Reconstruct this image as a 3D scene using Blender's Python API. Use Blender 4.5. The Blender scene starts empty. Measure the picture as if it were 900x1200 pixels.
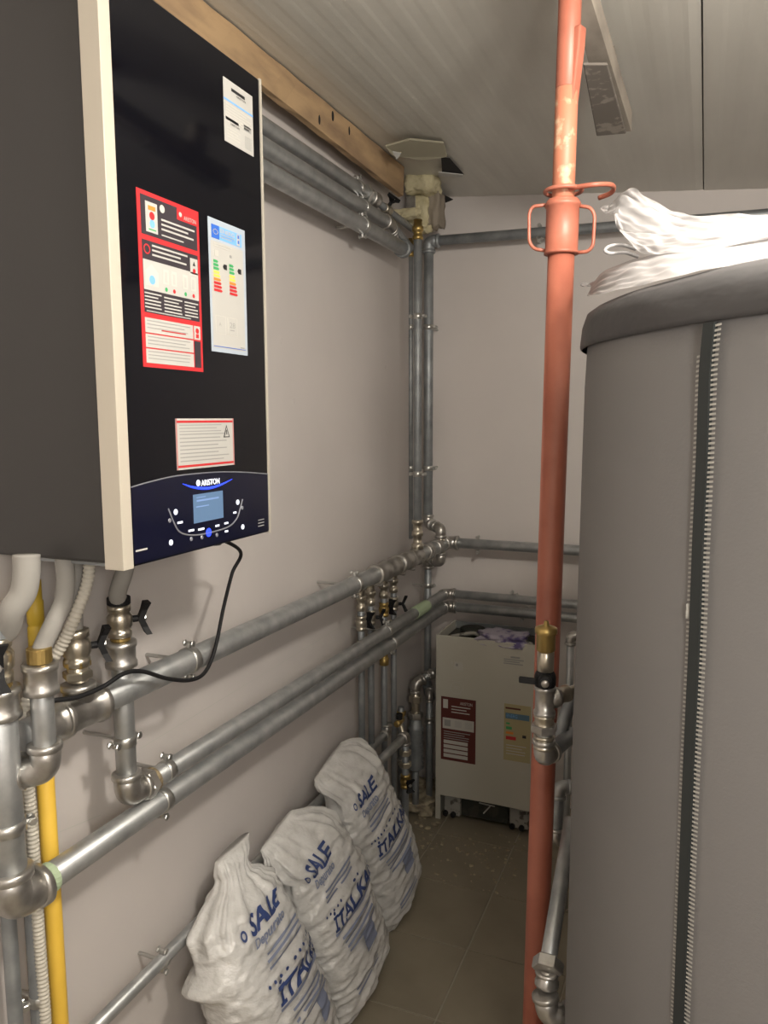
import bpy, bmesh, math, random
from mathutils import Vector, Matrix, noise
random.seed(7)
C = bpy.context.scene.collection
PI = math.pi
# ------------------------------------------------------------------ camera
CAM = Vector((1.204, 0.0, 1.75)); FPX = 902.18
Rm = Matrix(((0.9238, 0.3829, -0.0044), (-0.0420, 0.1127, 0.9927), (-0.3806, 0.9169, -0.1201)))  # rows: right, up, forward
_r = Rm[0].normalized(); _f = Rm[2].normalized(); _u = _r.cross(_f).normalized(); _u = -_u if _u.z < 0 else _u
_f = _u.cross(_r).normalized(); _f = -_f if _f.y < 0 else _f
cd = bpy.data.cameras.new('camera'); cam = bpy.data.objects.new('camera', cd); C.objects.link(cam)
cd.sensor_fit = 'VERTICAL'; cd.sensor_height = 36; cd.lens = FPX*36/1200; cd.clip_start = .02
mw = Matrix((( _r.x, _u.x, -_f.x, CAM.x), (_r.y, _u.y, -_f.y, CAM.y), (_r.z, _u.z, -_f.z, CAM.z), (0, 0, 0, 1)))
cam.matrix_world = mw
bpy.context.scene.camera = cam
# ------------------------------------------------------------------ world, lights, exposure
w = bpy.data.worlds.new('world'); bpy.context.scene.world = w; w.use_nodes = True
w.node_tree.nodes['Background'].inputs[0].default_value = (.62, .72, .9, 1)
w.node_tree.nodes['Background'].inputs[1].default_value = 0.5
LAMP = Vector((1.42, .86, 2.44)); FILL_LAMP = Vector((1.75, -.45, 1.95))  # second position: fill light added behind the camera, no known source there
for nm, pos, en, col in (('hanging_bulb_light', LAMP, 36, (1.0, .93, .835)), ('rear_fill_light', FILL_LAMP, 25, (1.0, .955, .89))):
    ld = bpy.data.lights.new(nm, 'POINT'); ld.energy = en; ld.color = col; ld.shadow_soft_size = .08 if nm == 'hanging_bulb_light' else .16
    lo = bpy.data.objects.new(nm, ld); C.objects.link(lo); lo.location = pos - Vector((0, 0, .055))
vs = bpy.context.scene.view_settings
vs.view_transform = 'Standard'; vs.look = 'None'; vs.gamma = 1; vs.use_curve_mapping = False
vs.exposure = 0.98
D = 3.36; XR = 2.42; YF = -1.3
def ceil_z(x): return 2.725 - .085*x

# ------------------------------------------------------------------ measuring: a point of the photograph put on a plane of the room
def ray(px, py): return _r*(px-450)/FPX + _u*(600-py)/FPX + _f
def on(px, py, ax, v):
    d = ray(px, py); return CAM + d*((v-CAM[ax])/d[ax])
def wx(px, py, x): return on(px, py, 0, x)
def wy(px, py, y): return on(px, py, 1, y)
def wz(px, py, z): return on(px, py, 2, z)
def dp(px, py, dep): return CAM + ray(px, py)*dep
V = Vector

# ------------------------------------------------------------------ materials
MATS = {}
def nmat(name, col, rough=.5, metal=0, n=None, bump=None, spec=.5, emit=None, es=0, trans=0, alpha=1, sss=0, coat=0):
    m = bpy.data.materials.new(name); m.use_nodes = True; nt = m.node_tree; b = nt.nodes['Principled BSDF']
    b.inputs['Base Color'].default_value = (*col, 1); b.inputs['Roughness'].default_value = rough
    b.inputs['Metallic'].default_value = metal; b.inputs['Specular IOR Level'].default_value = spec
    if trans: b.inputs['Transmission Weight'].default_value = trans
    if alpha < 1: b.inputs['Alpha'].default_value = alpha
    if sss: b.inputs['Subsurface Weight'].default_value = sss; b.inputs['Subsurface Radius'].default_value = (.03, .03, .03); b.inputs['Subsurface Scale'].default_value = .5
    if coat: b.inputs['Coat Weight'].default_value = coat; b.inputs['Coat Roughness'].default_value = .08
    if emit: b.inputs['Emission Color'].default_value = (*emit, 1); b.inputs['Emission Strength'].default_value = es
    tc = nt.nodes.new('ShaderNodeTexCoord')
    if n:                                     # n = (other colour, scale, lo, hi[, stretch])
        c2, sc, lo_, hi_ = n[:4]; st = n[4] if len(n) > 4 else (1, 1, 1)
        mp = nt.nodes.new('ShaderNodeMapping'); mp.inputs['Scale'].default_value = st
        tx = nt.nodes.new('ShaderNodeTexNoise'); tx.inputs['Scale'].default_value = sc; tx.inputs['Detail'].default_value = 5
        rp = nt.nodes.new('ShaderNodeValToRGB')
        rp.color_ramp.elements[0].position = lo_; rp.color_ramp.elements[0].color = (*col, 1)
        rp.color_ramp.elements[1].position = hi_; rp.color_ramp.elements[1].color = (*c2, 1)
        nt.links.new(tc.outputs['Object'], mp.inputs[0]); nt.links.new(mp.outputs[0], tx.inputs[0])
        nt.links.new(tx.outputs[0], rp.inputs[0]); nt.links.new(rp.outputs[0], b.inputs['Base Color'])
    if bump:
        sc, s, dist = bump[:3]; st = bump[3] if len(bump) > 3 else (1, 1, 1)
        mp = nt.nodes.new('ShaderNodeMapping'); mp.inputs['Scale'].default_value = st
        tx = nt.nodes.new('ShaderNodeTexNoise'); tx.inputs['Scale'].default_value = sc; tx.inputs['Detail'].default_value = 4
        bp = nt.nodes.new('ShaderNodeBump'); bp.inputs['Strength'].default_value = s; bp.inputs['Distance'].default_value = dist
        nt.links.new(tc.outputs['Object'], mp.inputs[0]); nt.links.new(mp.outputs[0], tx.inputs[0])
        nt.links.new(tx.outputs[0], bp.inputs['Height']); nt.links.new(bp.outputs[0], b.inputs['Normal'])
    MATS[name] = m; return m
wallm = nmat('wall paint', (.60, .56, .535), .62, n=((.555, .52, .50), 2.2, .35, .7), bump=(9, .25, .004), spec=.35)
ceilm = nmat('coated ceiling sheet', (.62, .605, .55), .38, n=((.56, .545, .495), 3, .4, .7, (3, .6, 1)), bump=(14, .12, .003), spec=.5)
tilem = nmat('beige floor tile', (.265, .230, .170), .42, n=((.215, .186, .137), 6, .35, .7), bump=(30, .08, .002))
groutm = nmat('pale grout', (.37, .34, .27), .85)
rubm = nmat('plaster rubble', (.42, .36, .25), .9, n=((.25, .21, .15), 30, .4, .6), bump=(60, .5, .004))
galv = nmat('galvanised steel', (.47, .48, .48), .42, .72, n=((.33, .345, .35), 22, .35, .68), bump=(70, .12, .001))
galvd = nmat('dull galvanised steel', (.33, .35, .36), .5, .6, n=((.22, .235, .245), 18, .35, .7), bump=(60, .15, .001))
cast = nmat('cast fitting', (.47, .46, .44), .33, .85, n=((.33, .31, .28), 30, .4, .7), bump=(90, .12, .001))
nickel = nmat('nickel plated brass', (.50, .46, .38), .28, .9)
brass = nmat('yellow brass', (.50, .36, .13), .35, .85, n=((.38, .27, .10), 25, .4, .7))
zinc = nmat('zinc clamp', (.50, .50, .48), .3, .9)
hemp = nmat('hemp and thread', (.30, .24, .14), .8, n=((.16, .12, .07), 80, .4, .6))
blackp = nmat('black plastic', (.010, .010, .011), .6, spec=.25)
greyhose = nmat('grey pipe insulation', (.29, .28, .26), .75, bump=(40, .2, .002))
ribhose = nmat('white corrugated hose', (.54, .51, .44), .5)
yelm = nmat('yellow gas pipe paint', (.85, .55, .075), .45, n=((.76, .48, .06), 8, .4, .7))
oldyel = nmat('yellow green gas fitting', (.50, .34, .03), .5)
orange = nmat('red orange prop paint', (.38, .125, .080), .46, n=((.29, .085, .053), 9, .45, .72), bump=(40, .15, .001))
orange_worn = nmat('worn prop paint', (.45, .17, .10), .5, n=((.55, .38, .25), 34, .55, .66), bump=(60, .2, .001))
casing = nmat('dark grey boiler casing', (.024, .023, .0225), .5, bump=(300, .1, .0005))
glassm = nmat('black glass', (.0025, .0028, .005), .08, spec=.42)
trimm = nmat('ivory boiler trim', (.47, .43, .36), .45)
silver = nmat('silver edge', (.62, .58, .5), .35, .3)
paper = nmat('white sticker', (.46, .455, .43), .5)
paperb = nmat('bluish white sticker', (.40, .46, .53), .5)
inkk = nmat('black ink', (.02, .02, .022), .5)
inkg = nmat('grey ink', (.30, .30, .29), .5)
inkl = nmat('light grey ink', (.52, .51, .47), .5)
inkr = nmat('red ink', (.52, .025, .03), .5)
inkrd = nmat('dark sticker ink', (.035, .028, .035), .5)
inkmr = nmat('maroon sticker', (.10, .018, .014), .6)
inkb = nmat('blue ink', (.03, .13, .55), .5)
inklb = nmat('light blue ink', (.18, .42, .80), .5)
inkgr = nmat('green ink', (.05, .36, .12), .5)
inky = nmat('yellow ink', (.80, .62, .10), .5)
inko = nmat('orange ink', (.75, .24, .04), .5)
ledw = nmat('white backlight', (.8, .8, .85), .5, emit=(.78, .86, 1), es=.55)
ledb = nmat('blue backlight', (.02, .05, .9), .5, emit=(.02, .05, 1), es=.9)
lcd = nmat('lit display', (.03, .05, .08), .5, emit=(.10, .17, .27), es=.62)
lcdl = nmat('lit display line', (.05, .08, .12), .5, emit=(.2, .3, .55), es=.6)
chrome = nmat('grey curve print', (.35, .36, .4), .3, .5)
timber = nmat('rough pine timber', (.44, .30, .165), .75, n=((.25, .165, .10), 7, .44, .66, (1, .5, 2)), bump=(20, .4, .004, (1, .2, 2)))
timberd = nmat('grey weathered timber', (.34, .30, .25), .8, n=((.19, .165, .14), 9, .40, .68, (1, .5, 1)), bump=(24, .4, .004))
foam = nmat('yellow expanding foam', (.60, .545, .36), .9, n=((.44, .39, .23), 24, .4, .7), bump=(40, .8, .01))
foamb = nmat('brown foam edge', (.25, .215, .17), .9, bump=(40, .6, .006))
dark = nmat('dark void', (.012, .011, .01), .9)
felt = nmat('grey tank jacket', (.186, .180, .177), .8, n=((.170, .165, .163), 3, .4, .7), bump=(260, .25, .001), spec=.25)
band = nmat('dark tank top band', (.055, .053, .054), .5, bump=(6, .35, .02, (1, 1, 2)), spec=.4)
zipm = nmat('zip tape', (.018, .022, .022), .7)
zipw = nmat('zip teeth thread', (.37, .36, .33), .6)
film = nmat('translucent plastic film', (.30, .29, .29), .4, alpha=.78, bump=(30, .1, .004), spec=.25)
sackm = nmat('white sack plastic', (.63, .625, .61), .24, n=((.54, .535, .515), 26, .42, .7), bump=(75, .5, .005, (1, 1, 1.8)), sss=.12, spec=.6)
sackf = nmat('loose sack film', (.64, .645, .64), .22, bump=(16, .55, .01), sss=.1, spec=.6)
inks = nmat('blue sack print', (.035, .06, .18), .45)
inks2 = nmat('faded blue sack print', (.21, .24, .34), .5)
white = nmat('white enamel', (.50, .485, .42), .38)
innards = nmat('dark boiler innards', (.022, .026, .02), .7, n=((.05, .045, .035), 20, .5, .6))
polyst = nmat('grey mottled packing', (.32, .31, .28), .8, n=((.10, .09, .08), 28, .5, .58))
lavender = nmat('crumpled lilac bag', (.52, .48, .58), .35, alpha=.85, n=((.12, .09, .25), 18, .5, .62), bump=(30, .8, .01))
lampw = nmat('lamp housing', (.8, .8, .8), .5)
lampe = nmat('lamp diffuser', (.9, .9, .9), .5, emit=(1, .885, .74), es=4)
putty = nmat('pale green putty', (.40, .50, .33), .7)

# ------------------------------------------------------------------ object helpers
def tag(o, label=None, cat=None, group=None, kind=None):
    if label: o['label'] = label
    if cat: o['category'] = cat
    if group: o['group'] = group
    if kind: o['kind'] = kind
    return o
def thing(name, label, cat, loc, group=None):
    o = bpy.data.objects.new(name, None); C.objects.link(o); o.location = loc; o.empty_display_size = .1
    return tag(o, label, cat, group)
def base_of(p):
    v = Vector((0, 0, 0))
    while p is not None: v += p.location; p = p.parent
    return v
def obj(name, bm, mat, parent=None, smooth=False, label=None, kind=None, loc=None, bevel=0):
    off = base_of(parent)
    if loc is not None: off = off + (Vector(loc) - off)
    elif parent is None: off = Vector((0, 0, 0))
    bmesh.ops.translate(bm, verts=bm.verts, vec=-off)
    me = bpy.data.meshes.new(name); bm.to_mesh(me); bm.free()
    if mat: me.materials.append(mat)
    if smooth:
        for p in me.polygons: p.use_smooth = True
    o = bpy.data.objects.new(name, me); C.objects.link(o)
    if parent: o.parent = parent; o.location = off - base_of(parent)
    else: o.location = off
    if bevel:
        b = o.modifiers.new('b', 'BEVEL'); b.width = bevel; b.segments = 2; b.limit_method = 'ANGLE'
    return tag(o, label, None, None, kind)
def nb(): return bmesh.new()
def box(bm, a, b):
    x0, y0, z0 = [min(a[i], b[i]) for i in range(3)]; x1, y1, z1 = [max(a[i], b[i]) for i in range(3)]
    v = [bm.verts.new(c) for c in ((x0,y0,z0),(x1,y0,z0),(x1,y1,z0),(x0,y1,z0),(x0,y0,z1),(x1,y0,z1),(x1,y1,z1),(x0,y1,z1))]
    for f in ((3,2,1,0),(4,5,6,7),(0,1,5,4),(1,2,6,5),(2,3,7,6),(3,0,4,7)): bm.faces.new([v[i] for i in f])
    return bm
def frame_of(d):
    d = Vector(d).normalized(); a = Vector((0, 0, 1)) if abs(d.z) < .9 else Vector((1, 0, 0))
    s = d.cross(a).normalized(); return d, s, s.cross(d).normalized()
def lathe(bm, p0, d, prof, seg=20, sides=None):
    """prof: [(t, r)] measured along d from p0"""
    p0 = Vector(p0); d, s, u = frame_of(d); seg = sides or seg; rings = []
    for t, r in prof:
        rings.append([bm.verts.new(p0 + d*t + (s*math.cos(k*2*PI/seg) + u*math.sin(k*2*PI/seg))*max(r, 1e-4)) for k in range(seg)])
    for a, b in zip(rings, rings[1:]):
        for k in range(seg): bm.faces.new((a[k], a[(k+1) % seg], b[(k+1) % seg], b[k]))
    bm.faces.new(rings[0][::-1]); bm.faces.new(rings[-1]); return bm
def cyl(bm, a, b, r, seg=20, c=.0015, sides=None):
    a = Vector(a); b = Vector(b); L = (b-a).length; c = min(c, r*.3, L*.3)
    return lathe(bm, a, b-a, [(0, r-c), (c, r), (L-c, r), (L, r-c)], seg, sides)
def smooth_path(pts, rad, n=7):
    pts = [Vector(p) for p in pts]; out = [pts[0]]
    for a, b, c in zip(pts, pts[1:], pts[2:]):
        d1 = (a-b); d2 = (c-b); r = min(rad, d1.length*.49, d2.length*.49)
        p = b + d1.normalized()*r; q = b + d2.normalized()*r
        for i in range(n+1):
            t = i/n; out.append(p*(1-t)**2 + b*2*t*(1-t) + q*t*t)
    out.append(pts[-1]); return out
def catmull(pts, n=8):
    pts = [Vector(p) for p in pts]; P = [pts[0]*2-pts[1]] + pts + [pts[-1]*2-pts[-2]]; out = []
    for i in range(1, len(P)-2):
        a, b, c, d = P[i-1:i+3]
        for k in range(n):
            t = k/n; out.append(.5*((2*b) + (c-a)*t + (2*a-5*b+4*c-d)*t*t + (3*b-a-3*c+d)*t**3))
    out.append(pts[-1]); return out
def tube(bm, path, r, seg=16, closed=False):
    path = [Vector(p) for p in path]; n = len(path); rings = []
    d0 = (path[1]-path[0]).normalized(); _, s, u = frame_of(d0)
    for i, p in enumerate(path):
        d = (path[min(i+1, n-1)] - path[max(i-1, 0)]).normalized()
        s = (s - d*s.dot(d)).normalized(); u = s.cross(d).normalized()
        rr = r(i/(n-1)) if callable(r) else r
        rings.append([bm.verts.new(p + (s*math.cos(k*2*PI/seg) + u*math.sin(k*2*PI/seg))*rr) for k in range(seg)])
    for a, b in zip(rings, rings[1:]):
        for k in range(seg): bm.faces.new((a[k], a[(k+1) % seg], b[(k+1) % seg], b[k]))
    if closed:
        a, b = rings[-1], rings[0]
        for k in range(seg): bm.faces.new((a[k], a[(k+1) % seg], b[(k+1) % seg], b[k]))
    else:
        bm.faces.new(rings[0][::-1]); bm.faces.new(rings[-1])
    return bm
def rib_tube(bm, path, r, pitch, depth, seg=14):
    P = [Vector(p) for p in path]; L = [0]
    for a, b in zip(P, P[1:]): L.append(L[-1] + (b-a).length)
    n = int(L[-1]/pitch*4); out = []; j = 0
    for i in range(n+1):
        t = L[-1]*i/n
        while j < len(L)-2 and L[j+1] < t: j += 1
        k = (t-L[j])/max(1e-9, L[j+1]-L[j]); out.append(P[j].lerp(P[j+1], k))
    return tube(bm, out, lambda q: r - depth*(.5+.5*math.cos(q*L[-1]/pitch*2*PI)), seg)

# --- pipe vocabulary (every piece a part of its run)
def pipe(par, a, b, r, mat=None, **k): return obj('pipe', cyl(nb(), a, b, r, 24), mat or galv, par, True, **k)
def collar(bm, p, d, r, L):              # beaded end band of a cast fitting
    return lathe(bm, Vector(p)-Vector(d).normalized()*L/2, d, [(0, r*.96), (L*.12, r*1.05), (L*.88, r*1.05), (L, r*.96)], 24)
def elbow(par, c, d1, d2, r, mat=None, L=None):
    """cast elbow at corner c whose mouths look along d1 and d2"""
    c = Vector(c); d1 = Vector(d1).normalized(); d2 = Vector(d2).normalized(); L = L or r*2.1; bm = nb()
    tube(bm, smooth_path([c+d1*L, c, c+d2*L], L*.95, 9), r*1.2, 24)
    for d in (d1, d2): lathe(bm, c+d*(L-.45*r), d, [(0, r*1.22), (.1*r, r*1.38), (.55*r, r*1.38), (.65*r, r*1.25)], 24)
    return obj('elbow', bm, mat or cast, par, True)
def coupling(par, c, d, r, L=None, mat=None, name='coupling'):
    L = L or r*1.8; c = Vector(c); d = Vector(d).normalized(); bm = nb()
    lathe(bm, c-d*L/2, d, [(0, r*1.1), (.02*L, r*1.34), (.2*L, r*1.34), (.26*L, r*1.22), (.74*L, r*1.22), (.8*L, r*1.34), (.98*L, r*1.34), (L, r*1.1)], 24)
    return obj(name, bm, mat or cast, par, True)
def hexnut(par, c, d, r, L, mat=None, name='nut'):
    d = Vector(d).normalized(); bm = cyl(nb(), Vector(c)-d*L/2, Vector(c)+d*L/2, r, sides=6, c=.002); return obj(name, bm, mat or nickel, par)
def tee(par, c, d, b, r, mat=None, br=None):
    c = Vector(c); d = Vector(d).normalized(); b = Vector(b).normalized(); br = br or r; bm = nb(); L = r*1.9
    lathe(bm, c-d*L, d, [(0, r*1.25), (.1*r, r*1.38), (.5*r, r*1.38), (.6*r, r*1.22), (2*L-.6*r, r*1.22), (2*L-.5*r, r*1.38), (2*L-.1*r, r*1.38), (2*L, r*1.25)], 24)
    lathe(bm, c, b, [(0, br*1.15), (r*1.2+br*.3, br*1.2), (r*1.2+br*.35, br*1.36), (r*1.2+br*.8, br*1.36), (r*1.2+br*.85, br*1.2)], 24)
    return obj('tee', bm, mat or cast, par, True)
def clamp(par, c, d, side, r, rod=None, ears=(-1, 1)):
    """pipe clamp round axis d with bolt ears along side; rod = wall point"""
    c = Vector(c); d = Vector(d).normalized(); side = Vector(side).normalized(); bm = nb()
    lathe(bm, c-d*.011, d, [(0, r*1.02), (.001, r*1.10), (.021, r*1.10), (.022, r*1.02)], 24)
    o = obj('clamp', bm, zinc, par, True)
    n = side.cross(d).normalized()
    for s in ears:
        bb = nb(); q = c + side*s*(r*1.1+.009)
        cyl(bb, q-n*.012, q+n*.012, .0045, 10); cyl(bb, q-n*.014, q-n*.008, .008, sides=6); cyl(bb, q+n*.008, q+n*.013, .008, sides=6)
        cyl(bb, c+side*s*r*.95, q+side*s*.004, .006, 8)
        obj('bolt', bb, zinc, o)
    if rod is not None: obj('threaded_rod', cyl(nb(), c+(Vector(rod)-c).normalized()*r, rod, .0045, 10), zinc, o)
    return o
def ballvalve(par, c, d, side, r, flip=1, mat=None, lever=.085):
    """body along d, lever handle on the side"""
    c = Vector(c); d = Vector(d).normalized(); side = Vector(side).normalized(); bm = nb()
    lathe(bm, c-d*r*1.7, d, [(0, r*.9), (.1*r, r*1.15), (.7*r, r*1.15), (.8*r, r*.95), (1.2*r, r*1.25), (2.2*r, r*1.25), (2.6*r, r*.95), (2.7*r, r*1.15), (3.3*r, r*1.15), (3.4*r, r*.9)], 20)
    o = obj('valve', bm, mat or nickel, par, True)
    h = nb(); q = c + side*r*1.25
    cyl(h, c+side*r*.8, q+side*.012, .007, 10)
    m = q + side*.016; n = side.cross(d).normalized()
    L = lever*.5                              # butterfly handle: two flared wings lying along d
    for s in (-1, 1):
        pts = [(0, -.009), (L*.55, -.009), (L, -.017), (L, .017), (L*.55, .009), (0, .009)]
        vs_ = [[bm2 for bm2 in ()]]
        lo_v = [h.verts.new(m + d*s*a + n*b - side*.006 + side*(.014*a/L)) for a, b in pts]
        hi_v = [h.verts.new(m + d*s*a + n*b + side*.006 + side*(.014*a/L)) for a, b in pts]
        h.faces.new(lo_v[::-1]); h.faces.new(hi_v)
        for i in range(6): h.faces.new((lo_v[i], lo_v[(i+1) % 6], hi_v[(i+1) % 6], hi_v[i]))
    hd = obj('handle', h, blackp, o, label='black handle')
    obj('screw', cyl(nb(), m+side*.004, m+side*.012, .007, sides=6), zinc, hd)
    return o
def text_bm(s, size, loc, ux, uy, depth=.0006, bold=0, shear=0, width=None, cut=None, align='LEFT'):
    cu = bpy.data.curves.new('t', 'FONT'); cu.body = s; cu.size = 1; cu.align_x = align; cu.offset = bold; cu.shear = shear; cu.resolution_u = 3
    to = bpy.data.objects.new('t', cu); C.objects.link(to); dg = bpy.context.evaluated_depsgraph_get(); dg.update()
    me = bpy.data.meshes.new_from_object(to.evaluated_get(dg)); bpy.data.objects.remove(to); bpy.data.curves.remove(cu)
    bm = nb(); bm.from_mesh(me); bpy.data.meshes.remove(me)
    if not bm.verts: return bm
    x0 = min(v.co.x for v in bm.verts); x1 = max(v.co.x for v in bm.verts); h = .73
    kx = (width/(x1-x0)) if width else size/h; ky = size/h
    for v in bm.verts: v.co.x = (v.co.x-(x0 if align == 'LEFT' else 0))*kx; v.co.y *= ky
    if cut:
        for ax in (0, 1):
            a = min(v.co[ax] for v in bm.verts); b = max(v.co[ax] for v in bm.verts); n = V((1, 0, 0)) if ax == 0 else V((0, 1, 0)); t = a+cut
            while t < b:
                bmesh.ops.bisect_plane(bm, geom=bm.verts[:]+bm.edges[:]+bm.faces[:], plane_co=n*t, plane_no=n); t += cut
    if loc is not None:
        loc = V(loc); ux = V(ux).normalized(); uy = V(uy).normalized(); nn = ux.cross(uy)
        for v in bm.verts: v.co = loc + ux*v.co.x + uy*v.co.y + nn*depth
    return bm
def join(bms):
    out = nb()
    for b in bms:
        me = bpy.data.meshes.new('j'); b.to_mesh(me); b.free(); out.from_mesh(me); bpy.data.meshes.remove(me)
    return out

class Sheet:
    """a flat sticker on a surface; u runs right 0..1, v runs down 0..1; prints are thin raised pieces of it"""
    def __init__(s, name, parent, tl, ux, uy, w, h, mat, label=None, t=.0007):
        s.o, s.w, s.h = V(tl), w, h; s.ux = V(ux).normalized(); s.uy = V(uy).normalized(); s.n = s.ux.cross(s.uy); s.t = t
        bm = nb(); s._slab(bm, 0, 0, 1, 1, -.0002, t); s.ob = obj(name, bm, mat, parent, label=label); s.g = {}
    def P(s, u, v, d): return s.o + s.ux*(u*s.w) - s.uy*(v*s.h) + s.n*d
    def _slab(s, bm, u0, v0, u1, v1, d0, d1):
        a = [bm.verts.new(s.P(u, v, d0)) for u, v in ((u0, v1), (u1, v1), (u1, v0), (u0, v0))]
        b = [bm.verts.new(s.P(u, v, d1)) for u, v in ((u0, v1), (u1, v1), (u1, v0), (u0, v0))]
        bm.faces.new(b); bm.faces.new(a[::-1])
        for i in range(4): bm.faces.new((a[i], a[(i+1) % 4], b[(i+1) % 4], b[i]))
    def _bm(s, name, mat): return s.g.setdefault((name, mat.name), nb())
    def rect(s, u0, v0, u1, v1, mat, name='print', L=1): s._slab(s._bm(name, mat), u0, v0, u1, v1, s.t*.9, s.t + .0003*L)
    def poly(s, pts, mat, name='print', L=1):
        bm = s._bm(name, mat); bm.faces.new([bm.verts.new(s.P(u, v, s.t+.0003*L)) for u, v in pts])
    def disc(s, u, v, ru, mat, name='print', L=1, n=16, ring=0):
        bm = s._bm(name, mat); k = s.w/s.h
        if ring:
            for i in range(n):
                a, b = 2*PI*i/n, 2*PI*(i+1)/n
                bm.faces.new([bm.verts.new(s.P(u+math.cos(q)*r, v-math.sin(q)*r*k, s.t+.0003*L)) for q, r in ((a, ru), (b, ru), (b, ru-ring), (a, ru-ring))])
        else: bm.faces.new([bm.verts.new(s.P(u+math.cos(2*PI*i/n)*ru, v-math.sin(2*PI*i/n)*ru*k, s.t+.0003*L)) for i in range(n)])
    def lines(s, u0, v0, u1, n, dv, mat, name='print_lines', th=.35, L=1, seed=1):
        rnd = random.Random(seed)
        for i in range(n): s.rect(u0, v0+i*dv, u1-(u1-u0)*(rnd.random()*.25 if i % 2 else rnd.random()*.06), v0+i*dv+dv*th, mat, name, L)
    def text(s, t, u, v, size, mat, width=None, name='lettering', L=2, bold=0, shear=0):
        bm = text_bm(t, size*s.h, s.P(u, v, 0), s.ux, s.uy, s.t+.0003*L, bold, shear, width*s.w if width else None)
        obj(name, bm, mat, s.ob)
    def done(s):
        for (name, m), bm in s.g.items(): obj(name, bm, MATS[m], s.ob, kind='stuff')
        return s.ob
MATS = {m.name: m for m in MATS.values()}

# ================================================================== THE ROOM
fl = obj('floor', box(nb(), (-.05, YF, -.08), (XR+.05, D+.05, -.004)), groutm, kind='structure')
T = .325; jx = .547; jy = 2.284
protos = {}
ys = [jy + k*T for k in range(-11, 4)]; xs = [jx + k*T for k in range(-2, 6)]
for xa in xs:
    for ya in ys:
        a, b = max(xa, .0)+.0022, min(xa+T, XR)-.0022; c, d = max(ya, YF)+.0022, min(ya+T, D)-.0022
        if b-a < .02 or d-c < .02: continue
        k = (round(b-a, 3), round(d-c, 3))
        if k not in protos:
            bm = box(nb(), (0, 0, -.006), (b-a, d-c, 0)); bmesh.ops.bevel(bm, geom=[e for e in bm.edges if all(v.co.z > -.001 for v in e.verts)], offset=.0015, segments=1, affect='EDGES')
            me = bpy.data.meshes.new('tile'); bm.to_mesh(me); bm.free(); me.materials.append(tilem); protos[k] = me
        o = bpy.data.objects.new('tile', protos[k]); C.objects.link(o); o.parent = fl; o.location = (a, c, random.uniform(-.0004, .0004))
def wall(name, a, b): return obj(name, box(nb(), a, b), wallm, kind='structure')
wl = wall('wall_left', (-.12, YF, 0), (0, D, 2.85)); wb = wall('wall_back', (-.12, D, 0), (XR+.12, D+.12, 2.85))
wall('wall_right', (XR, YF, 0), (XR+.12, D, 2.85)); wall('wall_front', (-.12, YF-.12, 0), (XR+.12, YF, 2.85))
def strip(q0, q1, th, par, name, x=.0008):
    a, b = wx(*q0, x), wx(*q1, x); bm = nb(); u = V((0, 0, th/2))
    bm.faces.new([bm.verts.new(p) for p in (a-u, b-u, b+u, a+u)]); return obj(name, bm, inkl, par)
strip((165, 877), (420, 722), .002, wl, 'pencil_line'); strip((70, 975), (118, 955), .002, wl, 'pencil_line')
db = nb()
for q in ((452, 431), (455, 507), (448, 520), (330, 400), (345, 470)): bmesh.ops.create_uvsphere(db, u_segments=8, v_segments=5, radius=.006, matrix=Matrix.Translation(wx(*q, 0)) @ Matrix.Diagonal((.25, 1, 1.4, 1)))
obj('plaster_dab', db, wallm, wl, True, kind='stuff')
# ceiling of coated sandwich panels, ribs running along y
ce = obj('ceiling', nb(), ceilm, kind='structure')
bm = nb(); pr = [(x, ceil_z(x)+.03) for x in (-.12, XR+.12)]
v = [bm.verts.new((x, y, z+dz)) for dz in (0, .09) for y in (YF-.1, D+.1) for x, z in pr]
for f in ((0, 1, 3, 2), (4, 6, 7, 5), (0, 4, 5, 1), (2, 3, 7, 6), (0, 2, 6, 4), (1, 5, 7, 3)): bm.faces.new([v[i] for i in f])
bmesh.ops.recalc_face_normals(bm, faces=bm.faces); bm.to_mesh(ce.data); bm.free()
for x0, x1 in ((-.0, .3), (.3, 1.158), (1.162, 2.16), (2.164, XR)):
    if x0 == .3: x0 = .0
    if x1 == .3: continue
    bm = nb(); prof = []; x = x0; i = 0
    while x < x1-.001:
        prof.append((x, ceil_z(x) + (0 if i % 2 else .0006))); prof.append((min(x+.012, x1), ceil_z(x+.012) + (.0006 if i % 2 else 0))); x += .040; i += 1
    prof.append((x1, ceil_z(x1)+.004))
    prof = sorted(set(prof)); rows = []
    for y in (YF, D):
        rows.append([bm.verts.new((x, y, z)) for x, z in prof] + [bm.verts.new((x1, y, ceil_z(x1)+.03)), bm.verts.new((x0, y, ceil_z(x0)+.03))])
    n = len(rows[0])
    for k in range(n): bm.faces.new((rows[0][k], rows[0][(k+1) % n], rows[1][(k+1) % n], rows[1][k]))
    bm.faces.new(rows[0][::-1]); bm.faces.new(rows[1])
    obj('panel', bm, ceilm, ce)
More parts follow.
